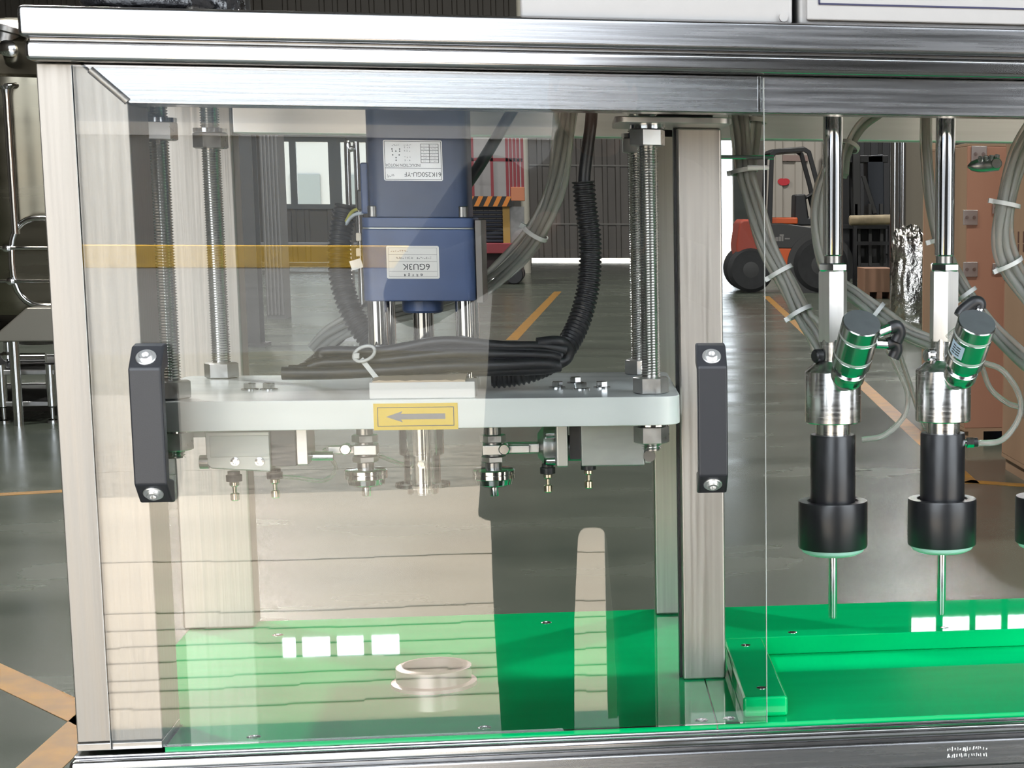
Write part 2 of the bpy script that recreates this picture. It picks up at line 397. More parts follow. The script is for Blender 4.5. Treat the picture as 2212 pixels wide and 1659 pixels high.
# ------------------------------------------------------------------ outdoors behind the camera (seen mirrored)
fac = thing('warehouse_building', (0, -45, 0), 'long grey warehouse across the yard, mirrored in the acrylic', 'building')
MB().box(-60, 60, -52, -45, 0, 3.05).build('wall', mat('grey_facade', (.22, .22, .22), .8, var=.2, vscale=(.3, .3, 2)), fac)
MB().box(-60, 60, -52, -44.9, 3.05, 3.35).build('fascia', mat('pale_fascia', (.60, .56, .52), .7), fac)
MB().box(-60, 60, -52, -44.95, 3.35, 4.6).build('upper_wall', mat('blue_grey_facade', (.22, .25, .29), .7, var=.3, vscale=(.4, .4, 1.5)), fac)
MB().box(-60, 60, -45.1, -44.6, 0, .25).build('plinth', mat('plinth_grey', (.3, .29, .27), .8), fac)
solo(MB().box(-18, -3.4, -43.2, -42.9, 0, .52), 'yellow_barrier', mat('yellow_barrier_paint', (.95, .55, .04), .5, var=.2, vscale=(1.5, 1, 6)), 'long yellow kerb barrier across the yard, mirrored in the door', 'barrier', bevel=.03)
# joints in the concrete apron
jm = mat('apron_joint', (.31, .27, .22), .9)
for k, y in enumerate((-3.42, -3.62, -3.75, -3.95, -4.15, -4.38, -4.65, -5.6, -8.2)):
    mb = MB(); n_ = 40
    for i in range(n_):
        x0, x1 = -7+i*.2, -7+(i+1)*.2; dy = .02*math.sin(i*.9+k)
        mb.box(x0, x1, y+dy-.007, y+dy+.007, -.004, -.0005)
    struct(mb.build('trim_%d' % (k+1), jm, smooth=False))

# outside the back doors: pale buildings
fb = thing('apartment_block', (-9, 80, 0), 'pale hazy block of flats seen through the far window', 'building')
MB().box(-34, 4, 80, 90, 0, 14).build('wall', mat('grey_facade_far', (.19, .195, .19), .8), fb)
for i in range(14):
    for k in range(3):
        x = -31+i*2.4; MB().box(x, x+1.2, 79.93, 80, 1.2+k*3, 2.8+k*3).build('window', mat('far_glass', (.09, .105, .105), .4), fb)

# ================================================================== THE MACHINE
ZT = .847
XRR = 1.25
mf = thing('machine_frame', (-.41, .25, 0), 'brushed stainless steel frame of the filling and capping machine', 'machine frame')
bx = lambda n, m, x0, x1, y0, y1, z0, z1, b=.002, par=mf: MB().box(x0, x1, y0, y1, z0, z1).build(n, m, par, bevel=b)
MB().prism([(-.449, ZT+.006), (-.376, ZT+.006), (-.376, 1.4138), (-.413, 1.447), (-.449, 1.447)], lambda p: (p[0], .003, p[1]), lambda p: (p[0], .075, p[1])).build('corner_post', STEEL_V, mf, bevel=.0015)
bx('rear_post', STEEL_V, -.455, -.376, .49, .53, ZT, 1.447, .003)
bx('rear_post', mat('lit_rear_post_steel', (.50, .46, .42), .44, 1, var=.14, vscale=(260, 260, 5)), .083, .160, .49, .53, ZT, 1.447, .003)  # lighter, warmer copy of the post steel, standing in for more light
STEEL_LIT = mat('lit_post_steel', (.52, .48, .44), .44, 1, var=.14, vscale=(260, 260, 5), rvar=.07)  # post steel with extra light put into its colour
bx('inner_post', STEEL_LIT, .0985, .1424, .172, .214, ZT, 1.4075, .0025)
bx('shadow_gap_strip', BLACKP, .0957, .0983, .185, .205, ZT, 1.4075, 0)  # black strip standing in for the shadow and gap beside the post
bx('rear_post', STEEL_V, 1.17, XRR, .49, .53, ZT, 1.447, .003)
bx('corner_post', STEEL_V, 1.17, XRR, .003, .075, ZT+.006, 1.447, .003)
MB().prism([(-.4125, 1.447), (1.17, 1.447), (1.17, 1.4138), (-.3755, 1.4138)], lambda p: (p[0], .003, p[1]), lambda p: (p[0], .043, p[1])).build('door_beam', STEEL_H, mf, bevel=.0012)
bx('rear_beam', mat('polished_rear_beam', (.66, .66, .66), .40, 1, var=.08, vscale=(4, 60, 160)), -.376, 1.17, .49, .53, 1.409, 1.447, .002)
bx('top_rail', STEEL_RAIL, -.4535, XRR+.005, -.014, .54, 1.4475, 1.4645, .005)
bx('groove_strip', DARKSTEEL, -.450, XRR, -.006, .53, 1.4643, 1.4668, .0)
bx('top_beam', STEEL_H, -.4570, XRR+.008, -.016, .545, 1.4666, 1.493, .0045)
bx('door_beam_joint', STEEL_RAIL, P(1637, 200, 0).x, P(1643, 200, 0).x, .0005, .004, 1.4145, 1.4465, .0003)
# mitre weld in the upper left corner
a, b = P(193, 150, 0), P(274, 219, 0)
MB().cyl((a.x, .0035, a.z), (b.x, .0035, b.z), .0034, n=12).build('weld_seam', STEEL_V, mf)
# lower rails
bx('bottom_rail', STEEL_RAIL, -.4535, XRR+.005, -.014, .54, .8285, .8405, .005)
bx('rail_cap', STEEL_RAIL, -.4512, XRR, -.004, .53, .8405, ZT-.004, .0015)
bx('groove_strip', DARKSTEEL, -.450, XRR, -.007, .53, .8262, .8287, 0)
bx('bottom_beam', STEEL_H, -.4570, XRR+.008, -.016, .545, .799, .8262, .003)
bx('base_panel', STEEL_H, -.43, XRR-.02, .02, .51, .14, .799, .002)
for x in (-.39, 1.19):
    for y in (.06, .47):
        MB().lathe([(.03, 0), (.03, .012), (.012, .03), (.012, .14)], (x, y, 0), Z, 16).build('foot', CHROME2, mf)
# post bottom strip beside the door
bx('sill_strip', DARKSTEEL, -.449, -.376, .0, .076, ZT-.001, ZT+.006, .001)
# stamped marks on the lower beam
g0 = P(2046, 1628, -.016)
rnd = random.Random(3); mb = MB()
for r_ in range(2):
    x = g0.x
    while x < P(2132, 1620, -.016).x:
        h = rnd.uniform(.0015, .004); w = rnd.uniform(.0005, .0013); z = g0.z+.004-.0062*r_+rnd.uniform(-.0008, .0008); sl = rnd.uniform(-.0008, .0008)
        mb.prism([(x, z-h/2), (x+w, z-h/2), (x+w+sl, z+h/2), (x+sl, z+h/2)], lambda p: (p[0], -.0163, p[1]), lambda p: (p[0], -.0158, p[1]))
        x += rnd.uniform(.0016, .0032)
mk = mb.build('stamped_marks', mat('pale_stamp', (.75, .75, .72), .5), mf); mk['kind'] = 'stuff'

# control cabinets on the top
def cabinet(x0, x1, label, plate):
    t = thing('control_cabinet', ((x0+x1)/2, .2, 1.493), label, 'cabinet')
    MB().box(x0, x1, .004, .38, 1.493, 1.80).build('body', CABW, t, bevel=.003)
    if plate:
        MB().box(x0+.006, x1-.006, -.0015, .004, 1.4965, 1.795).build('door', CABW, t, bevel=.002)
        z = P(1900, 12, 0).z
        MB().box(P(1768, 8, 0).x, x1-.03, -.0024, -.0014, z-.0008, z+.0008).build('printed_line', mat('navy_ink', (.02, .02, .06), .5), t)
        xx = P(1769, 5, 0).x; MB().box(xx-.0008, xx+.0008, -.0024, -.0014, z, z+.2).build('printed_line', MATS['navy_ink'], t)
    else:
        q = P(1692, 38, .004); MB().cyl((q.x, .004, q.z), (q.x, .0005, q.z), .004, n=16).build('rivet', CABW, t)
    return t
cabinet(P(1124, 40, .004).x, P(1712, 50, .004).x, 'plain grey control box standing on the top beam', False)
cabinet(P(1726, 50, .004).x, 1.1, 'control box with a dark printed border, right of the plain one', True)
# bits on top of the machine, far left
def crumple(name, m, c, sx, sy, sz, label, cat, seed, nx=26, nz=18, amp=.25):
    """closed crumpled body of wrapped film"""
    mb = MB(); vs = []; fs = []
    for i in range(nz+1):
        t = PI*i/nz
        for k in range(nx):
            a = 2*PI*k/nx; d = Vector((math.sin(t)*math.cos(a), math.sin(t)*math.sin(a), -math.cos(t)))
            q = Vector([math.copysign(abs(v)**.6, v) for v in d])
            f = 1+amp*noise.noise(d*2.3+Vector((seed, 0, 0)))+amp*.8*abs(noise.noise(d*6+Vector((0, seed, 0))))+amp*.5*abs(noise.noise(d*13+Vector((0, seed, 0))))
            vs.append(Vector((q.x*sx/2*f, q.y*sy/2*f, max(-sz/2, q.z*sz/2*f)))+Vector(c)+Vector((0, 0, sz/2)))
    for i in range(nz):
        for k in range(nx): fs.append((i*nx+k, i*nx+(k+1) % nx, (i+1)*nx+(k+1) % nx, (i+1)*nx+k))
    mb.add(vs, fs); return solo(mb, name, m, label, cat, ang=180)
FILM = mat('black_shrink_film', (.015, .015, .017), .12, 0, bump=.6, vscale=(60, 60, 60), coat=.5)
crumple('wrapped_bundle', FILM, (-.375, .10, 1.4935), .10, .10, .035, 'black film wrapped bundle lying on the top beam at the far left', 'bundle', 2)
crumple('wrapped_bundle', FILM, (-.318, .12, 1.4935), .035, .06, .035, 'small black film wrapped bundle beside the chrome ferrule', 'bundle', 5)
q = P(330, 12, .06)
solo(MB().lathe([(.011, 0), (.013, .001), (.013, .004), (.009, .005), (.009, .009), (.012, .010), (.012, .014), (.008, .015), (.008, .03)], (q.x, .06, 1.493), Z, 24), 'pipe_ferrule', CHROME, 'chrome pipe ferrule standing on the top beam', 'ferrule')

# ------------------------------------------------------------------ green boards
def board(x0, x1, label, screws):
    t = thing('green_board', ((x0+x1)/2, .26, ZT-.004), label, 'board')
    pb_ = [(x0, .0), (x1, .0), (x1, .525), (-.449, .525), (-.449, .0765), (x0, .0765)] if x0 < 0 else [(x0, 0), (x1, 0), (x1, .525), (x0, .525)]
    MB().prism(pb_, lambda p: (p[0], p[1], ZT-.0055), lambda p: (p[0], p[1], ZT)).build('panel', GREEN, t, bevel=.0008)
    for px, py in screws:
        q = PZ(px, py, ZT)
        s_ = MB().lathe([(.0062, 0), (.0062, .0004), (.0045, .0012), (.0026, .0012), (.0024, .0004), (0, .0004)], (q.x, q.y, ZT-.0002), Z, 20).build('screw', CHROME2, t)
    return t
board(-.3745, .1205, 'plain green plastic board under the capping station', ((548, 1592), (1046, 1572), (1515, 1556), (1180, 1345), (600, 1372)))
board(.1213, XRR-.01, 'green plastic board forming the floor of the filling channel', ((1576, 1552),))
gb = thing('guide_rail', (.5, .285, ZT), 'raised green plastic rail along the back of the filling channel', 'rail')
MB().box(.1435, XRR-.02, .270, .302, ZT, .867).build('bar', GREEN, gb, bevel=.0015)
for px, py in ((1712, 1366), (2040, 1356)):
    q = PZ(px, py, .867); MB().lathe([(.005, 0), (.005, .0004), (.0025, .0008), (.0, .0002)], (q.x, q.y, .867), Z, 16).build('screw', CHROME2, gb)
eb = thing('end_block', (.169, .144, ZT), 'green plastic end block closing the channel at the left', 'block')
pl = [(.1470, .2699), (.1470, .0185), (.1900, .0180), (.1900, .2699)]
MB().prism(pl, lambda p: (p[0], p[1], ZT), lambda p: (p[0], p[1], .867)).build('bar', GREEN, eb, bevel=.003, seg=3)
for px, py in ((1611, 1394), (1645, 1486)):
    q = PZ(px, py, .867); MB().lathe([(.005, 0), (.005, .0004), (.0025, .0008), (.0, .0002)], (q.x, q.y, .867), Z, 16).build('screw', CHROME2, eb)
# steel flange ring on the board
q = PZ(938, 1478, ZT)
mb = MB(); mb.v = []
prof = [(.030, 0), (.0425, 0), (.0425, .0035), (.0375, .005), (.0375, .019), (.034, .0205), (.031, .0205), (.030, .0195), (.030, 0)]
mb.lathe(prof, (0, 0, 0), Z, 48); mb.f = mb.f[:-2]; mb.v = [v+Vector((q.x, q.y, ZT)) for v in mb.v]
solo(mb, 'flange_ring', mat('dull_steel_ring', (.55, .46, .43), .35, .7), 'low flanged steel ring standing on the green board', 'ring')

# ------------------------------------------------------------------ acrylic sliding door with two handles
ad = thing('acrylic_door', (-.126, -.001, ZT), 'clear acrylic sliding door with two black handles', 'door')
pn = MB().box(-.419, .1673, -.0035, .001, ZT+.001, 1.4450).build('pane', PANE, ad)
EDGE = clear('acrylic_edge', (.9, .95, .93), 1.5, .1, .45)
MB().box(.1673, .1679, -.0035, .001, ZT+.001, 1.4450).build('polished_edge', EDGE, ad)
MB().box(-.4196, -.419, -.0035, .001, ZT+.001, 1.4450).build('polished_edge', EDGE, ad)
def handle(px, py0, py1, slabel):
    q0, q1 = P(px[0], py0, -.02), P(px[1], py1, -.02); xc = (q0.x+q1.x)/2; zc = (q0.z+q1.z)/2; L = (q0.z-q1.z)
    h = L/2+.0085; w = .0135; y0 = -.0036
    pol = [(h+.001, 0), (h-.001, -.013), (h-.019, -.031), (-h+.019, -.031), (-h+.001, -.013), (-h-.001, 0), (-h+.019, 0), (-h+.023, -.018), (h-.023, -.018), (h-.019, 0)]
    ho = MB().prism(pol, lambda p: (xc-w, y0+p[1], zc+p[0]), lambda p: (xc+w, y0+p[1], zc+p[0])).build('handle', HANDLE, ad, bevel=.002, seg=3)
    ho['label'] = slabel
    for sg in (1, -1):
        nrm = Vector((0, -.72, .72*sg)).normalized(); c = Vector((xc, y0-.0225, zc+sg*(h-.0098)))
        c = c-nrm*.001
        MB().lathe([(.0085, 0), (.0085, .0012), (.0078, .0018), (.0062, .0018)], c, nrm, 28).build('washer', mat('nickel_washer', (.85, .85, .84), .38, 1), ho)
        MB().lathe([(.0055, .001), (.0055, .004), (.0048, .0046), (.0028, .0046), (.0027, .002), (0, .002)], c, nrm, 24).build('screw', MATS['nickel_washer'], ho)
    return ho
handle((318, 335), 767, 1068, 'black bridge handle near the left edge of the pane')
handle((1535, 1540), 765, 1048, 'black bridge handle near the right edge of the pane')

# ================================================================== CAPPING STATION
ZP0, ZP1 = 1.1222, 1.1500
# bracket plates under the top beam
def topplate(x0, x1, y0, y1, label):
    return solo(MB().prism([(p[0]+(x0+x1)/2, p[1]+(y0+y1)/2) for p in rbox(x1-x0, y1-y0, .012)], lambda p: (p[0], p[1], 1.4076), lambda p: (p[0], p[1], 1.4136)),
                'bracket_plate', STEEL_SATIN, label, 'plate', bevel=.001)
topplate(.036, .146, .08, .225, 'flat steel bracket plate under the beam above the right rods')
# mounting plate
mp_ = thing('mounting_plate', (-.155, .22, ZP0), 'thick white plastic plate carrying the blue motor', 'plate')
pol = []
x0, x1, y0, y1 = -.412, .0945, .082, .362
for cx, cy, a, r in ((x1-.012, y1-.012, 0, .012), (x0+.012, y1-.012, PI/2, .012), (x0+.014, y0+.014, PI, .014), (x1-.022, y0+.022, 1.5*PI, .022)):
    for k in range(7):
        t = a+PI/2*k/6; pol.append((cx+r*math.cos(t), cy+r*math.sin(t)))
MB().prism(pol, lambda p: (p[0], p[1], ZP0), lambda p: (p[0], p[1], ZP1)).build('slab', WHITEPL, mp_, bevel=.001)
for px, py in ((1204, 838), (1243, 828), (1256, 841), (1300, 838), (540, 842), (581, 842)):
    q = PZ(px, py, ZP1)
    b_ = MB().lathe([(.0085, 0), (.0085, .0012)], (q.x, q.y, ZP1), Z, 20).build('washer', CHROME2, mp_)
    hexnut(MB(), (q.x, q.y, ZP1+.0012), .0055, .0105).build('bolt', CHROME2, mp_)
# yellow arrow sticker
qa, qb = P(806, 872, .0818), P(990, 927, .0818)
ya0 = .0814
st = MB().box(qa.x, qb.x, ya0, ya0+.0007, qb.z, qa.z).build('arrow_sticker', YELLOW, mp_)
st['label'] = 'yellow sticker with an arrow pointing left'
ix0, ix1, iz0, iz1 = qa.x+.0035, qb.x-.0035, qb.z+.0035, qa.z-.0035
mb = MB(); e_ = .0003
for (a, b, c, d) in ((ix0, ix1, iz0, iz0+2*e_), (ix0, ix1, iz1-2*e_, iz1), (ix0, ix0+2*e_, iz0, iz1), (ix1-2*e_, ix1, iz0, iz1)):
    mb.box(a, b, ya0-.0003, ya0+.0002, c, d)
mb.build('border_line', INK, st)
al = P(834, 899, .0818); ar = P(962, 899, .0818); zc = (iz0+iz1)/2
hx = al.x+.0150
MB().prism([(al.x, zc), (hx, zc+.0052), (hx-.0015, zc+.0026), (ar.x, zc+.0026), (ar.x, zc-.0026), (hx-.0015, zc-.0026), (hx, zc-.0052)],
           lambda p: (p[0], ya0-.0004, p[1]), lambda p: (p[0], ya0+.0002, p[1])).build('arrow', mat('sticker_grey', (.24, .23, .23), .5), st)
# white block on the front edge
qa, qb = P(797, 826, .088), P(1027, 860, .088)
wb = thing('white_block', ((qa.x+qb.x)/2, .11, ZP1), 'white plastic block with a torn paper top on the plate edge', 'block')
MB().box(qa.x, qb.x, .087, .125, ZP1, qa.z).build('body', WHITEP, wb, bevel=.001)
mb = MB(); n_ = 14; vs = []
for i in range(n_+1):
    x = qa.x+.003+(qb.x-qa.x-.012)*i/n_
    for y, dz in ((.0875, 0), (.123, .0035)):
        vs += [(x, y+.001*math.sin(i*2.1), qa.z+dz+.0008+.0012*abs(math.sin(i*1.3))), (x, y, qa.z+dz-.0002)]
fs = []
for i in range(n_):
    a, b = i*4, (i+1)*4
    fs += [(a, b, b+2, a+2), (a+1, a+3, b+3, b+1), (a, a+1, b+1, b), (a+2, b+2, b+3, a+3)]
fs += [(0, 2, 3, 1), (n_*4, n_*4+1, n_*4+3, n_*4+2)]
mb.add(vs, fs).build('paper_layer', mat('tan_paper', (.58, .47, .34), .7), wb)

# threaded rods
def threaded(mb, x, y, z0, z1, R=.0100, pitch=.0026, n=28):
    turns = int((z1-z0)/pitch); vs = []; fs = []
    rings = turns*2
    for i in range(rings+1):
        for k in range(n):
            z = z0+(i/2+k/n)*pitch; r = R if i % 2 == 0 else R-.0019
            a = 2*PI*k/n; vs.append((x+r*math.cos(a), y+r*math.sin(a), min(z, z1)))
    for i in range(rings):
        for k in range(n):
            j = (k+1) % n
            if j: fs.append((i*n+k, i*n+j, (i+1)*n+j, (i+1)*n+k))
            elif i+3 <= rings: fs.append((i*n+k, (i+2)*n, (i+3)*n, (i+1)*n+k))
    return mb.add(vs, fs)
THREAD = mat('zinc_thread', (.72, .71, .69), .20, 1)
NUTM = mat('nut_steel', (.62, .61, .60), .32, 1, var=.15, vscale=(90, 90, 90), rvar=.06)
def rod(x, y, label, rot, R=.0100, low=True):
    t = thing('threaded_rod', (x, y, ZP0-.03), label, 'threaded rod', 'rods carrying the capping plate')
    threaded(MB(), x, y, ZP0-.028, 1.4472, R).build('thread', THREAD, t, ang=20)
    MB().cyl((x, y, ZP0-.028), (x, y, 1.4472), R-.0021, n=16).build('core', DARKSTEEL, t)
    s_ = R/.01
    af = .030*s_
    hexnut(MB(), (x, y, ZP1), .0165*s_, af, rot).build('nut', NUTM, t)
    hexnut(MB(), (x, y, ZP0-.021), .0175*s_, af, rot).build('nut', NUTM, t)
    MB().cyl((x, y, ZP0-.0035), (x, y, ZP0), af*.58, n=28).build('washer', CHROME2, t)
    hexnut(MB(), (x, y, 1.3870), .0165*s_, af, rot+.25).build('nut', NUTM, t)
    MB().cyl((x, y, 1.4035), (x, y, 1.4076), af*.56, n=28).build('washer', CHROME2, t)
rod(P(353, 560, .115).x, .115, 'threaded rod nearest the left corner post, behind the left handle', .1, .0105)
rod(P(467, 560, .335).x, .335, 'threaded rod at the back left of the white plate', .0)
rod(P(1402, 560, .115).x, .115, 'threaded rod at the front right corner of the white plate', PI/2-.52+.0)
rod(P(1380, 600, .335).x, .335, 'threaded rod hidden behind the front right rod', .3)

# ------------------------------------------------------------------ blue gear motor
YM = .13
mxa, mxb = P(781, 560, YM).x, P(1026, 560, YM).x
mc = (mxa+mxb)/2; mw = mxb-mxa
zg0, zg1 = P(900, 651, YM).z, P(900, 470, YM).z
zsp = P(900, 493, YM).z
gm = thing('gear_motor', (mc, YM+mw/2, ZP1), 'blue induction gear motor standing on four steel pillars', 'motor')
cy = YM+mw/2
sq = lambda w, r: [(mc+p[0], cy+p[1]) for p in rbox(w, w, r)]
MB().prism(sq(mw, .010), lambda p: (p[0], p[1], zg0), lambda p: (p[0], p[1], zsp-.0008)).build('gearbox', BLUE, gm, bevel=.0015)
MB().prism(sq(mw-.0015, .010), lambda p: (p[0], p[1], zsp-.0008), lambda p: (p[0], p[1], zsp+.0004)).build('gasket_line', ALU, gm)
MB().prism(sq(mw-.001, .010), lambda p: (p[0], p[1], zsp+.0004), lambda p: (p[0], p[1], zg1)).build('end_bell', BLUE, gm, bevel=.0012)
bw = P(1008, 350, YM+.004).x-P(789, 350, YM+.004).x; bxc = (P(1008, 350, YM+.004).x+P(789, 350, YM+.004).x)/2
MB().prism([(bxc+p[0], cy+p[1]) for p in rbox(bw, bw, .014)], lambda p: (p[0], p[1], zg1), lambda p: (p[0], p[1], 1.4470)).build('motor_body', BLUED, gm, bevel=.001)
for sx in (-1, 1):
    for sy in (-1, 1):
        x, y = mc+sx*(mw/2-.011), cy+sy*(mw/2-.011)
        MB().cyl((x, y, zg1), (x, y, zg1+.011), .0052, n=20, ch=.0008).build('bolt', DARKSTEEL, gm)
        x, y = mc+sx*(mw/2-.0115), cy+sy*(mw/2-.013)
        MB().cyl((x, y, ZP1), (x, y, zg0), .0092, n=28).build('pillar', CHROME, gm)
MB().lathe([(.0195, 0), (.0195, .010), (.0175, .012), (.012, .012)], (mc, cy-.02, zg0), -Z, 36).build('boss', BLUE, gm)
MB().cyl((mc, cy-.02, zg0), (mc, cy-.02, ZP1+.02), .0098, n=28).build('shaft', CHROME2, gm)
MB().lathe([(.0102, 0), (.0155, 0), (.0155, .030), (.0102, .030), (.0102, 0)], (mc, cy-.02, ZP1), Z, 32).build('coupling', CLEARP, gm)
MB().box(mxb+.0003, mxb+.0065, YM+.006, YM+.10, zg0-.002, zg1-.002).build('side_plate', mat('grey_side_plate', (.15, .14, .13), .4, .5), gm, bevel=.0006)
# junction box on the left side
jx0 = P(783, 400, YM+.03).x; jx1 = P(792, 400, YM+.03).x
zj0, zj1 = P(790, 462, YM+.03).z, P(790, 352, YM+.03).z
MB().box(jx0, bxc-bw/2+.001, YM+.012, YM+.07, zj0, zj1).build('terminal_box', BLUE, gm, bevel=.002)
MB().box(jx0-.006, jx0, YM+.03, YM+.06, P(775, 455, YM+.04).z, P(775, 410, YM+.04).z).build('cable_gland', BLACKP, gm, bevel=.002)
# name plate (upside down, as fitted)
DX, DZ = -X, -Z
def lab(px0, py0, px1, py1, Yf, m, name):
    a, b = P(px0, py0, Yf), P(px1, py1, Yf); cx, cz = (a.x+b.x)/2, (a.z+b.z)/2; w, h = b.x-a.x, a.z-b.z
    o = MB().prism([(cx+p[0], cz+p[1]) for p in rbox(w, h, .0016)], lambda p: (p[0], Yf-.0006, p[1]), lambda p: (p[0], Yf+.0003, p[1])).build(name, m, gm)
    return o, cx, cz, w, h, Yf-.0007
o, cx, cz, w, h, yl = lab(827, 302, 957, 391, cy-bw/2, ALULABEL, 'name_plate')
o['label'] = 'silver name plate with black print, fitted upside down'
def ln(x0, x1, z0, z1, par, m=INK, t=.00022):
    MB().box(cx+min(x0, x1)-t, cx+max(x0, x1)+t, yl-.0001, yl+.0002, cz+min(z0, z1)-t, cz+max(z0, z1)+t).build('printed_line', m, par, smooth=False)
_sr = random.Random(21)
def scrib(x0, x1, z, hgt, n, m_, par, gap=.25, dense=False):
    """a run of small print too worn to read: one little group of strokes for each character"""
    mb = MB(); cw = (x1-x0)/n; t = hgt*.09
    for i in range(n):
        a = x0+cw*i; w_ = cw*(1-gap); hh = hgt*_sr.uniform(.75, 1)
        for q_ in range(5 if dense else _sr.choice((2, 3, 3))):
            if _sr.random() < .5:
                u = a+w_*_sr.random(); b0, b1 = sorted((_sr.uniform(-.5, .1), _sr.uniform(-.1, .5))); mb.box(cx+u-t, cx+u+t, yl-.0001, yl+.0002, cz+z+b0*hh, cz+z+b1*hh)
            else:
                u = z+hh*_sr.uniform(-.45, .45); mb.box(cx+a, cx+a+w_*_sr.uniform(.6, 1), yl-.0001, yl+.0002, cz+u-t, cz+u+t)
    return mb.build('small_print', m_, par, smooth=False)
W2, H2 = w/2, h/2
for s_ in ((-W2+.0012, W2-.0012, H2-.0012, H2-.0012), (-W2+.0012, W2-.0012, -H2+.0012, -H2+.0012), (-W2+.0012, -W2+.0012, -H2+.0012, H2-.0012), (W2-.0012, W2-.0012, -H2+.0012, H2-.0012)): ln(*s_, o)
zl = -H2+.0118; ln(-W2+.0012, W2-.0012, zl, zl, o)
tx = lambda s, size, x, z, m=INK, sx=1, par=None: text(s, size, (cx+x, yl, cz+z), DX, DZ, m, par or o, sx=sx)
tx('61K250GU-YF', .0062, W2*.32, -H2+.0062, sx=.92)
scrib(-W2+.0028, -W2+.0105, -H2+.0045, .0032, 3, INKGREY, o)
tx('INDUCTION MOTOR', .0040, -W2+.0178, zl+.0028, sx=.85)
tz0, tz1 = zl+.0052, H2-.0035; tx0, tx1 = .0075, W2-.0035
for i in range(7):
    z = tz0+(tz1-tz0)*i/6; ln(tx0, tx1, z, z, o)
for x in (tx0, tx0+.0078, tx1): ln(x, x, tz0, tz1, o)
for i, (a, b) in enumerate((('Output', '250W'), ('Volts', '220V'), ('Freq', '50Hz'), ('Current', '1.6A'), ('Speed', '1300'), ('Capacitor', '7uF'))):
    z = tz0+(tz1-tz0)*(i+.5)/6
    scrib((tx0+.0078+tx1)/2-.004, tx1-.0015, z, .0012, 5, INKGREY, o); scrib(tx0+.002, tx0+.006, z, .0012, 3, INKGREY, o)
for r_ in range(5):
    if r_ == 2: continue
    scrib(-.0078, -.0012, tz0+.002+r_*.0030, .0016, 3, INK, o, .5)
scrib(-.0078, -.0010, H2-.0048, .0016, 5, INKGREY, o); scrib(-.0190, -.0120, H2-.0048, .0016, 5, INKGREY, o)
for dx, dz in ((0, .002), (0, .0045), (-.003, .007), (.003, .007), (0, .0105), (-.0035, .0125), (.0035, .0125), (-.0032, .0105), (.0035, .0105)):
    MB().cyl((cx-.0155+dx, yl-.0001, cz+tz0+dz), (cx-.0155+dx, yl+.0002, cz+tz0+dz), .00065, n=10).build('printed_dot', INK, o)
o2, cx, cz, w, h, yl = lab(834, 531, 950, 602, YM, PAPER, 'gearbox_label')
o2['label'] = 'white gearbox label reading 6GU3K upside down'
W2, H2 = w/2, h/2
for f_ in (-.55, .05, .48): ln(-W2+.002, W2-.002, f_*H2, f_*H2, o2, INKGREY, .00012)
for s_ in ((-W2+.002, -W2+.002, -H2+.002, H2-.002), (W2-.002, W2-.002, -H2+.002, H2-.002), (-W2+.002, W2-.002, H2-.002, H2-.002), (-W2+.002, W2-.002, -H2+.002, -H2+.002)): ln(*s_, o2, INKGREY, .00009)
tx('6GU3K', .0082, .003, -.25*H2, par=o2)
scrib(-.0085, .0105, -.76*H2, .0034, 5, INKGREY, o2, .55, True)
scrib(.0035, .0175, .27*H2, .0024, 8, INKGREY, o2); scrib(-.0155, .0005, .27*H2, .0022, 8, INKGREY, o2)
scrib(-W2+.004, -W2*.15, .68*H2, .0018, 8, INKFADE, o2)

# ------------------------------------------------------------------ cables and hoses
def hose(pts, R, name, label, pitch=.0044, depth=.0019, m=CABLE, open_top=True):
    path = resample(spline(pts, 20), pitch/4)
    mb = MB(); mb.sweep(path, lambda i: R if i % 4 < 2 else R-depth, 20, caps=False)
    if open_top: mb.sweep(path[:-1], R-depth-.0012, 14, caps=False)
    o = solo(mb, name, m, label, 'cable hose', origin=path[-1], ang=80); return o
R1 = .0116
hose([P(748, 446, .20), P(737, 500, .195), P(733, 560, .19), P(742, 625, .185), P(768, 690, .18), P(800, 735, .175), P(835, 775, .17)], R1, 'corrugated_hose', 'black corrugated hose curving left of the blue motor')
hose([P(1260, 392, .20), P(1266, 450, .20), P(1275, 520, .20), P(1273, 600, .195), P(1262, 660, .19), P(1240, 720, .18), P(1205, 770, .165), P(1150, 800, .15), P(1095, 812, .148), P(1060, 813, .148)], R1*1.0, 'corrugated_hose', 'black corrugated hose looping right of the blue motor')
def cable(pts, R, name, label, cat='cable', m=CABLE, n=12, group=None):
    path = spline(pts, 10); return solo(MB().sweep(path, R, n), name, m, label, cat, group, origin=path[-1], ang=80)
cable([P(1279, 225, .20), P(1276, 270, .20), P(1268, 330, .20), P(1262, 390, .20), P(1266, 440, .20), P(1272, 480, .20)], .0062, 'power_cable', 'black round cable dropping into the right corrugated hose')
cable([P(1115, 225, .33), P(1018, 385, .33), P(900, 540, .33), P(770, 690, .33), P(690, 770, .32), P(640, 805, .31)], .0060, 'power_cable', 'straight black cable running diagonally behind the blue motor', m=mat('grey_black_cable', (.03, .03, .033), .4))
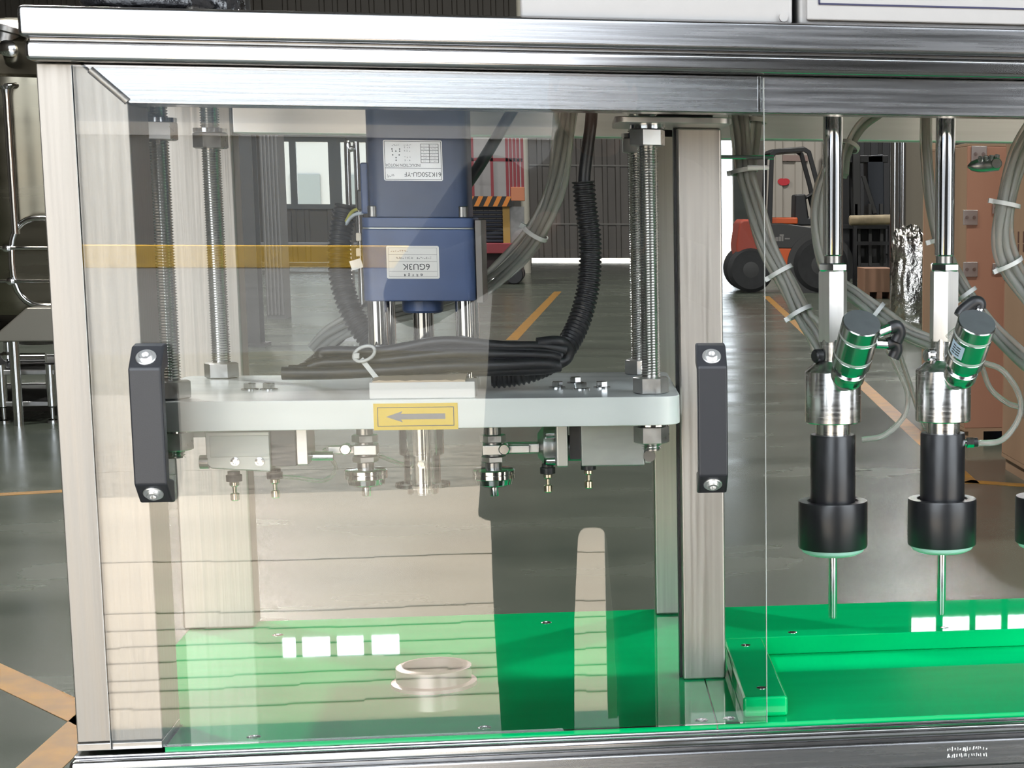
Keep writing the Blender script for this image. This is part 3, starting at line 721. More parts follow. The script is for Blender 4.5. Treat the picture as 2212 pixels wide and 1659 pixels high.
# bundle of folded black cable on the plate
rr = random.Random(11)
bun = thing('cable_bundle', tuple(P(920, 800, .13)), 'loose bundle of folded black cable tied up on the white plate', 'cable bundle')
for k in range(9):
    dz = -k*5.2; yy = .118+.004*(k % 4)+.006*(k//4); j = lambda s=3: rr.uniform(-s, s)
    y0_ = 806+dz*1.05
    pts = [P(610+12*k+j(10), 806-k*3+j(), yy), P(700+j(), y0_+j(), yy), P(820+j(), y0_-6+j(), yy-.002), P(960+j(), y0_-14+j()*.8-(k*1.2), yy-.003), P(1080+j(), y0_-18+j(), yy), P(1170+j(4), y0_-19+j(2)+k*.4, yy+.004), P(1205+j(6)+k*1.5, y0_-16+k*1.2, yy+.012)]
    MB().sweep(spline(pts, 8), .0050 if k else .0062, 10).build('cable_strand', CABLE, bun, ang=80)
MB().sweep(spline([P(1160, 742, .135), P(1205, 738, .14), P(1228, 752, .15), P(1222, 776, .15), P(1190, 790, .14), P(1130, 800, .128)], 8), .0058, 10).build('cable_strand', CABLE, bun, ang=80)
MB().sweep(spline([P(1020, 800, .121), P(1100, 798, .121), P(1170, 796, .125), P(1208, 790, .132)], 8), .0062, 12).build('cable_strand', CABLE, bun, ang=80)
# zip tie around the bundle
zt_ = thing('cable_tie', tuple(P(790, 790, .11)), 'white cable tie with a loose tail around the black bundle', 'cable tie')
c0 = P(787, 764, .112); pts = []
for i in range(25):
    a = 2*PI*i/24; pts.append(c0+Vector((.0098*math.cos(a), .004*math.sin(a), .0066*math.sin(a)+.0025*math.cos(a))))
MB().sweep(pts, .0017, 8, caps=False).build('loop', TIE, zt_, ang=80)
pa, pb = P(780, 775, .111), P(818, 822, .108)
MB().obox((pa+pb)/2, pb-pa, Y_, (pb-pa).cross(Y_), (pb-pa).length, .0012, .0045).build('tail', TIE, zt_)
pc = P(770, 768, .111); MB().box(pc.x-.003, pc.x+.003, pc.y-.002, pc.y+.002, pc.z-.003, pc.z+.0025).build('head', TIE, zt_, bevel=.0008)
# wires into the left hose
for k, (c_, nm, lb) in enumerate((((.50, .48, .08), 'wire', 'thin yellow green wire entering the left hose'), ((.65, .72, .78), 'wire', 'thin pale blue wire entering the left hose'))):
    cable([P(783, 450+k*10, .165), P(768, 453+k*10, .172), P(757, 462+k*9, .18), P(748, 478+k*6, .188)], .0017, nm, lb, 'wire', mat('wire_%d' % k, c_, .4), 8)
solo(MB().obox(P(770, 571, .15), (1, 0, .3), Y_, (-.3, 0, 1), .011, .002, .009), 'wire_marker', WHITEP, 'small white marker tag on the wire left of the gearbox', 'tag')
for py in (512, 545):
    q = P(775, py, .15); solo(MB().box(q.x-.0025, q.x+.0025, q.y-.002, q.y+.002, q.z-.004, q.z+.004), 'wire_marker', mat('cream_tag', (.7, .62, .5), .5), 'tiny cream sleeve on the wire, %s one' % ('upper' if py < 520 else 'lower'), 'tag', bevel=.001)

# clear hose bundles
def bundle(pts, nt, spread, R, name, label, taper=None, seed=1, m=TUBEB, ties=()):
    r_ = random.Random(seed); base = spline(pts, 8)
    t = thing(name, tuple(base[-1]), label, 'hose bundle')
    m_ = len(base)
    offs = []
    for k in range(nt):
        a = 2.4*k+.3; rad = spread*math.sqrt((k+.35)/nt); offs.append((rad*math.cos(a), rad*math.sin(a)*.8, r_.uniform(0, 6), a))
    for k, (ou, ow, ph, a) in enumerate(offs):
        u = None; pth = []
        for i, p in enumerate(base):
            T = (base[min(i+1, m_-1)]-base[max(i-1, 0)]).normalized()
            u = T.cross(Y_).normalized(); w = T.cross(u); s_ = taper(i/(m_-1)) if taper else 1
            wob = .22*math.sin(ph+i*.22)
            pth.append(p+u*(ou*s_*(1+wob))+w*(ow*s_*(1-wob)))
        MB().sweep(pth, R, 8, caps=True).build('hose', m, t, ang=80)
    for f_ in ties:
        i = int(f_*(m_-1)); T = (base[min(i+1, m_-1)]-base[max(i-1, 0)]).normalized(); s_ = taper(f_) if taper else 1
        rad = spread*s_*1.02+R
        tie = MB().lathe([(rad, -.0022), (rad+.0013, -.0022), (rad+.0013, .0022), (rad, .0022), (rad, -.0022)], base[i], T, 24); tie.f = tie.f[:-2]
        to = tie.build('cable_tie', TIE, t)
        u = T.cross(Y_).normalized()
        MB().obox(base[i]-u*(rad+.002)-Y_*.002, T, u, T.cross(u), .005, .006, .004).build('tie_head', TIE, t)
    return t
bundle([P(1228, 225, .25), P(1215, 330, .25), P(1195, 420, .26), P(1150, 515, .27), P(1090, 585, .28), P(1030, 625, .29), P(920, 660, .30), P(800, 690, .31), P(720, 725, .31), P(680, 760, .31)], 10, .0095, .0030,
       'hose_bundle', 'bundle of clear hoses sweeping down behind the blue motor', seed=4, ties=(.33,))

# ------------------------------------------------------------------ under the plate
def knob(parent, x, y, z, s=1):
    """flow control screw hanging down"""
    MB().lathe([(.0058*s, 0), (.0058*s, -.003), (.0075*s, -.0035), (.0075*s, -.0095), (.003, -.0105)], (x, y, z), Z, 16).build('fitting', BLACKP, parent)
    MB().lathe([(.0045*s, -.0105), (.0045*s, -.0135), (.0022*s, -.015), (.0018*s, -.0205), (.0042*s, -.0215), (.0042*s, -.0275), (.0030*s, -.0285), (0, -.0285)], (x, y, z), Z, 12).build('adjusting_screw', BRASS, parent)
# right pneumatic cylinder block
rc = thing('pneumatic_cylinder', tuple(P(1315, 970, .14)), 'square grey air cylinder under the plate at the right', 'air cylinder')
a, b = P(1254, 931, .14), P(1393, 1010, .14)
MB().box(a.x, b.x, .14, .205, b.z+.002, ZP0).build('body', ALU, rc, bevel=.0015)
MB().box(b.x, b.x+.006, .143, .20, b.z+.004, ZP0-.002).build('end_cap', mat('pale_cap', (.5, .52, .5), .4, .4), rc, bevel=.001)
q = P(1403, 985, .139); MB().cyl((q.x, .139, q.z), (q.x, .145, q.z), .006, n=16).build('screw', DARKSTEEL, rc)
MB().box(P(1230, 940, .14).x, a.x, .15, .20, b.z+.008, ZP0-.003).build('gap_block', BLACKP, rc)
MB().cyl((P(1215, 970, .17).x, .17, P(1215, 968, .17).z), (a.x, .17, P(1215, 968, .17).z), .013, n=24).build('rod_guide', DARKSTEEL, rc)
a2, b2 = P(1200, 931, .145), P(1228, 1008, .145)
MB().box(a2.x, b2.x, .140, .20, b2.z, ZP0).build('front_flange', mat('light_alu', (.52, .53, .51), .3, .7), rc, bevel=.002)
a3, b3 = P(1160, 931, .145), P(1200, 1003, .145)
MB().lathe([(.018, 0), (.020, .004), (.020, .012), (.012, .018)], (a3.x+.018, .165, (a3.z+b3.z)/2), -X, 24).build('nose', STEEL_SATIN, rc)
for z_ in (P(1180, 940, .14).z, P(1180, 998, .14).z):
    MB().cyl((a2.x, .148, z_), (a2.x-.010, .148, z_), .0045, n=16, ch=.001).build('tie_nut', CHROME2, rc)
MB().box(P(1090, 968, .15).x, P(1165, 968, .15).x, .147, .160, P(1100, 980, .15).z, P(1100, 957, .15).z).build('lever', STEEL_SATIN, rc, bevel=.002)
knob(rc, P(1183, 1010, .155).x, .155, P(1183, 1002, .155).z)
knob(rc, P(1271, 1000, .15).x, .15, P(1271, 1002, .15).z+.004)
# left pneumatic cylinder block
lc = thing('pneumatic_cylinder', tuple(P(515, 975, .12)), 'pale grey air cylinder block under the plate at the left', 'air cylinder')
a, b = P(440, 934, .12), P(585, 1017, .12)
pol = [(a.x+.001, a.z), (b.x, a.z), (b.x, b.z-.001), (a.x+.005, b.z+.003), (a.x+.001, b.z+.008)]
MB().prism(pol, lambda p: (p[0], .12, p[1]), lambda p: (p[0], .185, p[1])).build('body', mat('pale_grey_alu', (.52, .55, .53), .4, .35), lc, bevel=.0012)
MB().box(a.x+.005, b.x-.0005, .1192, .1205, P(510, 987, .12).z, P(510, 941, .12).z).build('cover_plate', mat('pale_grey_alu2', (.47, .50, .48), .45, .35), lc, bevel=.0004)
for px in (508, 561):
    q = P(px, 997, .12); MB().lathe([(.0042, 0), (.0042, .002), (.0024, .0022), (.0022, .001), (0, .001)], (q.x, .1205, q.z), -Y_, 20).build('screw', CHROME2, lc)
q = P(437, 998, .125); MB().cyl((q.x-.002, .125, q.z), (q.x+.006, .125, q.z), .0065, n=16).build('port_plug', DARKSTEEL, lc)
MB().box(P(413, 936, .12).x, a.x, .124, .134, P(413, 946, .12).z, P(413, 935, .12).z).build('mount_tab', WHITEP, lc)
MB().box(b.x, P(640, 960, .13).x, .125, .18, P(600, 1008, .125).z, ZP0).build('gland_block', mat('dark_gland', (.10, .10, .10), .5), lc, bevel=.001)
MB().box(P(640, 960, .13).x, P(665, 960, .13).x, .128, .178, P(640, 1005, .128).z, ZP0).build('front_flange', STEEL_SATIN, lc, bevel=.001)
MB().cyl((P(660, 970, .15).x, .15, P(660, 985, .15).z), (P(720, 985, .15).x, .15, P(720, 985, .15).z), .0045, n=16).build('piston_rod', CHROME, lc)
knob(lc, P(505, 1020, .14).x, .14, P(505, 1018, .14).z)
knob(lc, P(593, 1020, .14).x, .14, P(593, 1012, .14).z)
# thin clear hoses under the plate
cable([P(580, 1028, .14), P(640, 1032, .15), P(700, 1038, .16), P(725, 1010, .17), P(700, 970, .18)], .002, 'air_hose', 'thin clear air hose looping beneath the left cylinder', 'air hose', TUBE, 8)
cable([P(820, 985, .17), P(860, 1000, .18), P(890, 1008, .19), P(930, 1003, .20)], .002, 'air_hose', 'thin clear air hose beside the clear guide sleeve', 'air hose', TUBE, 8)
# capping rollers
def roller(px, Yr, label, bright):
    c = P(px, 1030, Yr); x = c.x; t = thing('capping_roller', (x, Yr, P(px, 1070, Yr).z), label, 'roller', 'capping rollers under the plate')
    zz = lambda py: P(px, py, Yr).z
    MB().cyl((x, Yr, zz(1012)), (x, Yr, ZP0), .008, n=20).build('spindle', DARKSTEEL, t)
    hexnut(MB(), (x, Yr, zz(955)), zz(938)-zz(955), .0215, .2).build('nut', NUTM, t)
    hexnut(MB(), (x, Yr, zz(998)), zz(984)-zz(998), .0215, .25).build('nut', NUTM, t)
    MB().box(x-.0100, x+.012, Yr-.011, Yr+.011, zz(981), zz(959)).build('arm_block', STEEL_SATIN, t, bevel=.001)
    k = 1 if bright else -1
    MB().box(min(x+k*.008, x+k*.035), max(x+k*.008, x+k*.035), Yr-.004, Yr+.006, zz(979), zz(962)).build('arm', STEEL_SATIN, t, bevel=.001)
    q = P(px+22 if bright else px-45, 971, Yr-.011); MB().cyl((q.x, Yr-.012, q.z), (q.x, Yr, q.z), .0055, n=18, ch=.001).build('screw', CHROME2, t)
    pr = [(.008, zz(1010)), (.019, zz(1012)), (.0205, zz(1015)), (.0205, zz(1022)), (.0195, zz(1023)), (.0205, zz(1024)), (.0205, zz(1032)), (.0185, zz(1034)), (.0175, zz(1045)), (.012, zz(1050)), (.004, zz(1052))]
    MB().lathe([(r, h) for r, h in reversed(pr)], (x, Yr, 0), Z, 40).build('wheel', CHROME2, t)
    MB().lathe([(.0042, zz(1071)), (.0046, zz(1069)), (.0046, zz(1051))], (x, Yr, 0), Z, 16).build('axle_end', CHROME2, t)
roller(791, .165, 'steel capping roller left of the clear guide sleeve', False)
roller(1067, .145, 'steel capping roller right of the clear guide sleeve', True)
# clear guide sleeve with its shaft
x, y = P(912, 1000, .17).x, .17
gs = thing('guide_sleeve', (x, y, P(912, 1066, y).z), 'clear plastic guide sleeve around a steel shaft under the plate', 'sleeve')
zz = lambda py: P(912, py, y).z
MB().cyl((x, y, zz(1064)), (x, y, ZP0), .0085, n=28).build('shaft', CHROME2, gs)
for r_, z0, z1 in ((.0215, zz(980), ZP0), (.0175, zz(1042), zz(980)), (.0265, zz(1050), zz(1043)), (.0150, zz(1065), zz(1050))):
    m_ = MB().lathe([(r_-.002, z0), (r_, z0), (r_, z1), (r_-.002, z1), (r_-.002, z0)], (x, y, 0), Z, 36); m_.f = m_.f[:-2]
    m_.build('sleeve_tube', CLEARP, gs)
q = P(912, 1003, y-.0085); MB().lathe([(.0042, 0), (.0042, .0015), (.002, .0016), (.0018, .0006), (0, .0006)], (q.x, q.y+.0005, q.z), -Y_, 18).build('set_screw', CHROME2, gs)

# ================================================================== FILLING NOZZLES
def tubeseg(mb, pts, R, n=12): return mb.sweep(spline(pts, 8), R, n)
YN = .20
def zpx(py): return P(1800, py, YN).z
def nozzle(x, label, style):
    t = thing('filling_nozzle', (x, YN, zpx(1335)), label, 'nozzle', 'row of filling nozzles')
    z = zpx; o = (x, YN, 0); L = lambda n, prof, m, s=40: MB().lathe(prof, o, Z, s).build(n, m, t)
    L('needle', [(.0040, z(1335)), (.0046, z(1331)), (.0046, z(1190))], CHROME2, 24)
    L('seal', [(.015, z(1198)), (.026, z(1196)), (.0318, z(1190)), (.0335, z(1184)), (.0335, z(1179))], MINT)
    L('cup', [(.0335, z(1182)), (.0358, z(1181)), (.0365, z(1178)), (.0365, z(1085)), (.0358, z(1081)), (.0270, z(1081)), (.0262, z(1086)), (.0240, z(1086))], BLACK, 56)
    L('sleeve', [(.0236, z(1088)), (.0236, z(941)), (.0228, z(938)), (.010, z(938))], BLACK, 48)
    L('collar', [(.0180, z(940)), (.0180, z(910))], STEEL, 40)
    L('body', [(.018, z(912)), (.0285, z(912)), (.0292, z(910)), (.0292, z(803)), (.0288, z(801)), (.0165, z(779)), (.0140, z(779))], STEEL, 56)
    L('neck', [(.0133, z(782)), (.0133, z(733))], STEEL, 36)
    MB().lathe([(.0148, z(738)), (.0152, z(735)), (.0152, z(590)), (.0148, z(586))], o, Z, 6, None, .15+(0 if style != 2 else .45)).build('hex_coupling', mat('hex_bar_steel', (.74, .72, .70), .45, 1, var=.12, vscale=(160, 160, 10)), t, ang=25)
    MB().lathe([(.0142, z(586)), (.0156, z(583)), (.0156, z(571)), (.0142, z(568))], o, Z, 6, None, .42).build('lock_nut', CHROME2, t, ang=25)
    L('thread_stub', [(.0090, z(570)), (.0090, z(552))], DARKSTEEL, 24)
    L('rod', [(.0090, z(553)), (.0102, z(550)), (.0102, 1.447)], CHROME, 40)
    # slanted pneumatic valve in front of the body
    sx = x-P(1800, 800, YN).x
    c1 = P(1831, 815, YN-.036)+Vector((sx, 0, 0)); c2 = P(1863, 697, YN-.080)+Vector((sx, 0, 0))
    d = (c2-c1).normalized(); Lg = (c2-c1).length
    v = MB().lathe([(.0153, -.004), (.0169, -.001), (.0175, .001), (.0175, .010), (.0167, .0108)], c1, d, 36).build('valve', STEEL, t)
    MB().lathe([(.0149, .0108), (.0149, .0135), (.0158, .0140), (.0158, .0165), (.0145, .017), (.0145, .0185)], c1, d, 36).build('valve_ring', CHROME2, v)
    k = Lg
    MB().lathe([(.0169, .0185), (.0199, .0200), (.0199, .0295), (.0192, .0300), (.0192, .0330), (.0199, .0335), (.0199, k-.0175), (.0192, k-.017), (.0192, k-.014), (.0199, k-.0135), (.0199, k-.0010), (.0190, k)], c1, d, 44).build('valve_body', mat('valve_steel', (.50, .50, .50), .2, 1), v)
    for h in (.0300, k-.0170):
        m_ = MB().lathe([(.0190, h), (.0197, h+.0004), (.0197, h+.0026), (.0190, h+.003)], c1, d, 44); m_.build('valve_band', mat('pale_band', (.78, .78, .77), .3, .6), v)
    MB().lathe([(.0190, k-.0005), (.0188, k+.0006), (0, k+.0006)], c1, d, 44).build('end_cap', ENDCAP, v)
    # support stub from the body to the valve
    bp = Vector((x, YN, z(830))); MB().cyl(bp+Vector((.006, -.015, 0)), c1+d*.006, .011, n=24).build('valve_neck', STEEL, v)
    # push-in fittings
    e1 = Vector((d.z, 0, -d.x)).normalized()
    if style == 1:
        for py_, h in ((700, k-.010), (733, k-.024)):
            s0 = c1+d*h+e1*.0185; s1 = s0+Vector((.014, .004, .005 if py_ < 720 else -.001))
            MB().cyl(s0, s1, .0052, n=16).build('fitting', CHROME2, v)
            el = [s1-(s1-s0)*.1, s1+Vector((.006, .001, .001)), s1+Vector((.009, .003, -.006)), s1+Vector((.006, .004, -.014))]
            MB().sweep(spline(el, 6), .0064, 14).build('elbow', BLACKP, v, ang=60)
    else:
        s0 = c1+d*(k-.004)+Vector((.004, .014, .002)); s1 = s0+Vector((.003, .004, .014))
        MB().cyl(s0, s1, .0055, n=16).build('fitting', CHROME2, v)
        el = [s1, s1+Vector((0, 0, .005)), s1+Vector((-.006, -.001, .006)), s1+Vector((-.017, -.002, -.002)), s1+Vector((-.021, -.003, -.008))]
        MB().sweep(spline(el, 6), .0066, 14).build('elbow', BLACKP, v, ang=60)
        qc = c1+d*(k*.60); nn = Vector((-.75, -.66, 0)); nn = (nn-d*nn.dot(d)).normalized(); tt = d.cross(nn)
        mb = MB(); vs = []
        for i in range(7):
            a = -.45+i*.15
            for h in (-.008, .008): vs.append(qc+d*h+(nn*math.cos(a)+tt*math.sin(a))*.0201)
        for i in range(7):
            a = -.45+i*.15
            for h in (-.008, .008): vs.append(qc+d*h+(nn*math.cos(a)+tt*math.sin(a))*.0198)
        fs = [(i*2, i*2+1, i*2+3, i*2+2) for i in range(6)]+[(14+i*2, 14+i*2+2, 14+i*2+3, 14+i*2+1) for i in range(6)]
        fs += [(0, 14, 15, 1), (12, 13, 27, 26)]+[(i*2, i*2+2, 14+i*2+2, 14+i*2) for i in range(6)]+[(i*2+1, 14+i*2+1, 14+i*2+3, i*2+3) for i in range(6)]
        st_ = mb.add(vs, fs).build('sticker', mat('pale_blue_sticker', (.40, .50, .60), .5), v)
        for i in range(4):
            h = -.0045+i*.003; mb = MB()
            for a0_, a1_ in ((-.25, -.05), (.0, .25)):
                p_ = [qc+d*(h+e)+(nn*math.cos(a)+tt*math.sin(a))*.02035 for a, e in ((a0_, -.0006), (a1_, -.0006), (a1_, .0006), (a0_, .0006))]
                q_ = [p-nn*.0004 for p in p_]; mb.add(p_+q_, [(0, 1, 2, 3), (7, 6, 5, 4), (0, 4, 5, 1), (1, 5, 6, 2), (2, 6, 7, 3), (3, 7, 4, 0)])
            mb.build('printed_line', INK, v)
    # black plug at the neck's left
    b0 = Vector((x-.012, YN-.003, z(768))); MB().cyl(b0, b0+Vector((-.0085, -.004, 0)), .0072, n=18, ch=.0015).build('side_plug', BLACKP if style == 1 else CHROME2, t)
    # side port on the sleeve with its fitting
    if style != 1:
        s0 = Vector((x+.0225, YN-.002, z(960)))
        MB().cyl(s0, s0+Vector((.0025, 0, 0)), .004, n=14).build('port_stub', CHROME2, t)
        hexnut(MB(), s0+Vector((.0025, 0, 0)), .008, .0095, .3, X).build('port_nut', CHROME2, t)
        MB().cyl(s0+Vector((.0105, 0, 0)), s0+Vector((.0145, 0, .0003)), .0048, n=14).build('port_collar', BLACKP, t)
    return t
XN = [P(1799, 900, YN).x, P(2037, 900, YN).x]
XN.append(2*XN[1]-XN[0])
nozzle(XN[0], 'filling nozzle nearest the acrylic door, with two black elbows on its valve', 1)
nozzle(XN[1], 'second filling nozzle, with a pale blue sticker on its valve', 2)
nozzle(XN[2], 'third filling nozzle, cut by the right edge of the photo', 3)
tp = lambda k: (lambda f: 1-.45*math.exp(-((f-k)/.08)**2))
bundle([P(1590, 225, .26), P(1600, 290, .255), P(1607, 370, .25), P(1628, 450, .245), P(1655, 530, .24), P(1695, 605, .235), P(1728, 675, .23), P(1760, 725, .22), P(1778, 765, .215)], 9, .0100, .0030,
       'hose_bundle', 'thick bundle of clear hoses reaching the first nozzle from the left', lambda f: 1 if f < .8 else 1.15-.9*(f-.8), 6, ties=(.26, .60, .76))
bundle([P(1640, 220, .27), P(1632, 300, .265), P(1620, 380, .255)], 4, .006, .003, 'hose_bundle', 'short tied clear hoses hanging beside the pane edge', None, 8, ties=(.3,))
bundle([P(1792, 350, .26), P(1775, 410, .26), P(1768, 470, .26), P(1775, 540, .26), P(1800, 600, .26), P(1850, 640, .255), P(1900, 680, .25), P(1950, 715, .245), P(2000, 735, .235), P(2020, 745, .23)], 8, .0085, .0030,
       'hose_bundle', 'bundle of clear hoses passing behind the first nozzle', lambda f: .55+.55*math.sin(PI*min(1, f*1.6)) if f < .4 else 1.0, 9, ties=(.66,))
bundle([P(2000, 235, .26), P(2002, 330, .26), P(2012, 440, .26), P(2035, 540, .26), P(2075, 615, .25), P(2110, 665, .245), P(2150, 720, .24), P(2212, 780, .24), P(2250, 800, .24)], 8, .0085, .0030,
       'hose_bundle', 'bundle of clear hoses passing behind the second nozzle', lambda f: .5+.9*min(1, f*1.5)*.6, 12, ties=(.35, .55))
bundle([P(2240, 270, .22), P(2200, 340, .22), P(2175, 430, .22), P(2165, 510, .22), P(2180, 570, .22), P(2225, 640, .22), P(2270, 700, .22)], 7, .0105, .0038,
       'hose_bundle', 'bundle of thick clear hoses at the right edge of the photo', None, 13, ties=(.36, .68))
bundle([P(1905, 240, .3), P(1860, 275, .3), P(1830, 330, .29), P(1822, 380, .28)], 4, .0065, .003, 'hose_bundle', 'clear hoses slanting down beside the first chrome rod', None, 15, ties=(.6,))
# single air hoses with free loops
cable([P(1905, 735, .18), P(1935, 790, .19), P(1960, 850, .2), P(1952, 900, .2), P(1910, 940, .2), P(1862, 950, .2)], .0030, 'air_hose', 'clear air hose looping from the first valve to its black sleeve', 'air hose', TUBE, 10)
cable([P(1925, 715, .2), P(1945, 770, .21), P(1965, 830, .22), P(1985, 890, .22), P(2000, 925, .23)], .0028, 'air_hose', 'clear air hose falling between the first and second nozzle', 'air hose', TUBE, 10)
cable([P(2122, 783, .18), P(2165, 800, .19), P(2200, 850, .2), P(2202, 900, .2), P(2165, 950, .2), P(2112, 958, .198)], .0032, 'air_hose', 'clear air hose looping into the fitting of the second nozzle', 'air hose', TUBE, 10)
cable([P(2122, 795, .2), P(2140, 840, .21), P(2175, 870, .22), P(2205, 880, .22)], .0030, 'air_hose', 'clear air hose crossing inside the loop of the second nozzle', 'air hose', TUBE, 10)
cable([P(2105, 675, .165), P(2085, 695, .17), P(2060, 715, .18), P(2046, 728, .185)], .0024, 'air_hose', 'short clear air hose from the elbow of the second valve', 'air hose', TUBE, 10)
# small dark clip hanging by the right hoses
hk = thing('hose_clamp', tuple(P(2125, 357, .3)), 'dark metal worm clamp hanging by the right hose bundle', 'clamp')
q0, q1 = P(2090, 360, .3), P(2164, 352, .3)
MB().lathe([(.001, 0), (.005, .004), (.0075, .012), (.0082, .02), (.0082, .034)], q0, q1-q0, 18).build('band', DARKSTEEL, hk)
for k in range(4):
    c = q0.lerp(q1, .35+.16*k); MB().cyl(c+Vector((0, -.004, .003)), c+Vector((0, -.006, .009)), .003, n=10).build('screw', CHROME2, hk)
c = q0.lerp(q1, .8); MB().cyl(c+Vector((0, -.009, 0)), c+Vector((0, .006, 0)), .0062, n=20, ch=.001).build('bolt', DARKSTEEL, hk)
# small wing fitting beside the post
c = P(1650, 340, .22); wfm = thing('rail_fitting', tuple(c), 'small steel cross fitting behind the acrylic pane edge', 'fitting')
MB().cyl(c+Vector((-.045, 0, 0)), c+Vector((.010, 0, 0)), .0022, n=10).build('pin', CHROME2, wfm)
q = P(1640, 362, .22); MB().cyl(q+Vector((-.012, 0, 0)), q+Vector((.010, 0, 0)), .0024, n=10).build('white_pin', WHITEP, wfm)

# ================================================================== BACKGROUND OF THE HALL
# ---- stainless tank on its skid, far left
YT = 11.3
tc_ = P(70, 500, YT); tx_ = tc_.x
TANK = mat('tank_steel', (.24, .22, .17), .26, 1, var=.15, vscale=(.6, .6, 6), rvar=.06)
tk = thing('process_tank', (tx_, YT, 0), 'tall stainless steel tank standing at the far left', 'tank')
z0 = P(70, 690, YT).z; z1 = P(70, 168, YT-.5).z
MB().lathe([(.12, z0-.16), (.40, z0-.05), (.55, z0+.06), (.56, z0+.10), (.56, z1), (.575, z1+.01), (.56, z1+.02), (.50, z1+.22), (.30, z1+.36), (.1, z1+.40), (0, z1+.40)], (tx_, YT, 0), Z, 56).build('shell', TANK, tk)
for a in (.8, 2.3, 3.9, 5.4):
    x, y = tx_+.42*math.cos(a), YT+.42*math.sin(a); MB().cyl((x, y, .36), (x, y, z0+.02), .03, n=14).build('leg', CHROME2, tk)
# manway
q = P(100, 567, YT-.60); my = YT-.60
md = MB(); ring = []
for i in range(33):
    a = 2*PI*i/32; ring.append(Vector((q.x+.20*math.copysign(abs(math.cos(a))**.75, math.cos(a)), my, q.z+.275*math.copysign(abs(math.sin(a))**.75, math.sin(a)))))
mo = MB().sweep(ring, .022, 10, caps=False).build('manway_rim', CHROME2, tk, ang=80)
MB().prism([(v.x, v.z) for v in ring[:-1]], lambda p: (p[0], my-.01, p[1]), lambda p: (p[0], my+.10, p[1])).build('manway_door', TANK, tk)
for py in (536, 607):
    z = P(60, py, my).z; MB().cyl((P(-15, py, my-.04).x, my-.04, z), (P(118, py, my-.04).x, my-.04, z), .011, n=10).build('hinge_bar', CHROME2, tk)
    xx = P(13 if py < 600 else 22, py, my-.05).x; MB().lathe([(.012, 0), (.024, .005), (.024, .02), (.012, .025)], (xx, my-.03, z), -Y_, 14).build('hinge_eye', CHROME2, tk)
# down pipe
x_ = P(22, 330, YT-.62).x
MB().lathe([(.05, 0), (.03, -.02), (.024, -.06), (.021, -.9)], (x_, YT-.62, P(22, 186, YT-.62).z), Z, 20).build('down_pipe', CHROME2, tk)
MB().cyl((x_, YT-.62, P(22, 187, YT-.62).z), (x_+.10, YT-.4, P(22, 187, YT-.62).z+.03), .02, n=14).build('pipe_bend', CHROME2, tk)
# top fittings
q = P(15, 95, YT-.4)
MB().lathe([(.10, 0), (.14, .01), (.14, .05), (.10, .06), (.10, .12), (.13, .13), (.13, .16), (.05, .17)], (q.x-.03, YT-.4, q.z-.05), (.25, 0, 1), 28).build('top_flange', DARKSTEEL, tk)
q = P(18, 105, YT-.55); MB().lathe([(.02, 0), (.05, .01), (.05, .06), (.02, .07)], (q.x, YT-.52, q.z), -Y_, 20).build('flange_clamp', CHROME2, tk)
# grey hopper below
q0, q1 = P(38, 660, YT-.75), P(160, 732, YT-.75)
hp = thing('hopper', ((q0.x+q1.x)/2, YT-.88, 0), 'grey sloped hopper under the left tank', 'hopper')
MB().prism([(q0.x+.12, q0.z), (q1.x+.2, q0.z), (q1.x+.3, q1.z), (q0.x-.07, q1.z), (q0.x-.05, q1.z+.06)], lambda p: (p[0], YT-1.0, p[1]), lambda p: (p[0], YT-.76, p[1])).build('body', mat('hopper_grey', (.30, .28, .24), .4, .7), hp, bevel=.01)
for x in (q0.x, q1.x+.2): MB().cyl((x, YT-.88, 0), (x, YT-.88, q1.z), .03, n=14).build('leg', CHROME2, hp)
# skid with two rails
sk = thing('tank_skid', (tx_, YT, 0), 'low stainless skid frame with two rails under the tank', 'skid')
for py, h in ((804, .03), (872, .03)):
    z = P(60, py, YT-.7).z
    MB().box(tx_-1.2, P(118, py, YT-.7).x, YT-.72, YT-.68, z-h/2, z+h/2).build('rail', STEEL_SATIN, sk, bevel=.004)
    MB().box(tx_-1.2, P(118, py, YT-.7).x, YT+.58, YT+.62, z-h/2, z+h/2).build('rail', STEEL_SATIN, sk, bevel=.004)
    MB().box(tx_-1.2, P(118, py, YT-.7).x, YT-.68, YT+.58, z-.004, z+.004).build('shelf', mat('dark_shelf', (.03, .03, .03), .4), sk)
for x in (P(110, 840, YT-.7).x, P(5, 840, YT-.7).x):
    for y in (YT-.7, YT+.6):
        MB().lathe([(.035, 0), (.035, .012), (.012, .02), (.012, .09), (.028, .10), (.028, .36)], (x, y, 0), Z, 16).build('foot', CHROME2, sk)
pmp = thing('transfer_pump', tuple(P(25, 795, YT-.45)), 'small chrome pump on the upper rail of the tank skid', 'pump')
q = P(25, 785, YT-.45); zb = P(60, 804, YT-.7).z+.015
MB().cyl((q.x-.2, YT-.5, zb+.06), (q.x+.22, YT-.5, zb+.06), .03, n=16).build('pipe', CHROME2, pmp)
MB().lathe([(.05, 0), (.06, .02), (.06, .08), (.03, .1), (.03, .16)], (q.x, YT-.5, zb), Z, 18).build('housing', CHROME, pmp)
crumple('dark_box', mat('dark_cloth', (.03, .025, .02), .8), (tx_+.35, YT+.1, P(60, 872, YT-.7).z+.02), .4, .4, .12, 'dark heap lying on the lower shelf of the tank skid', 'heap', 9, 18, 10, .1)

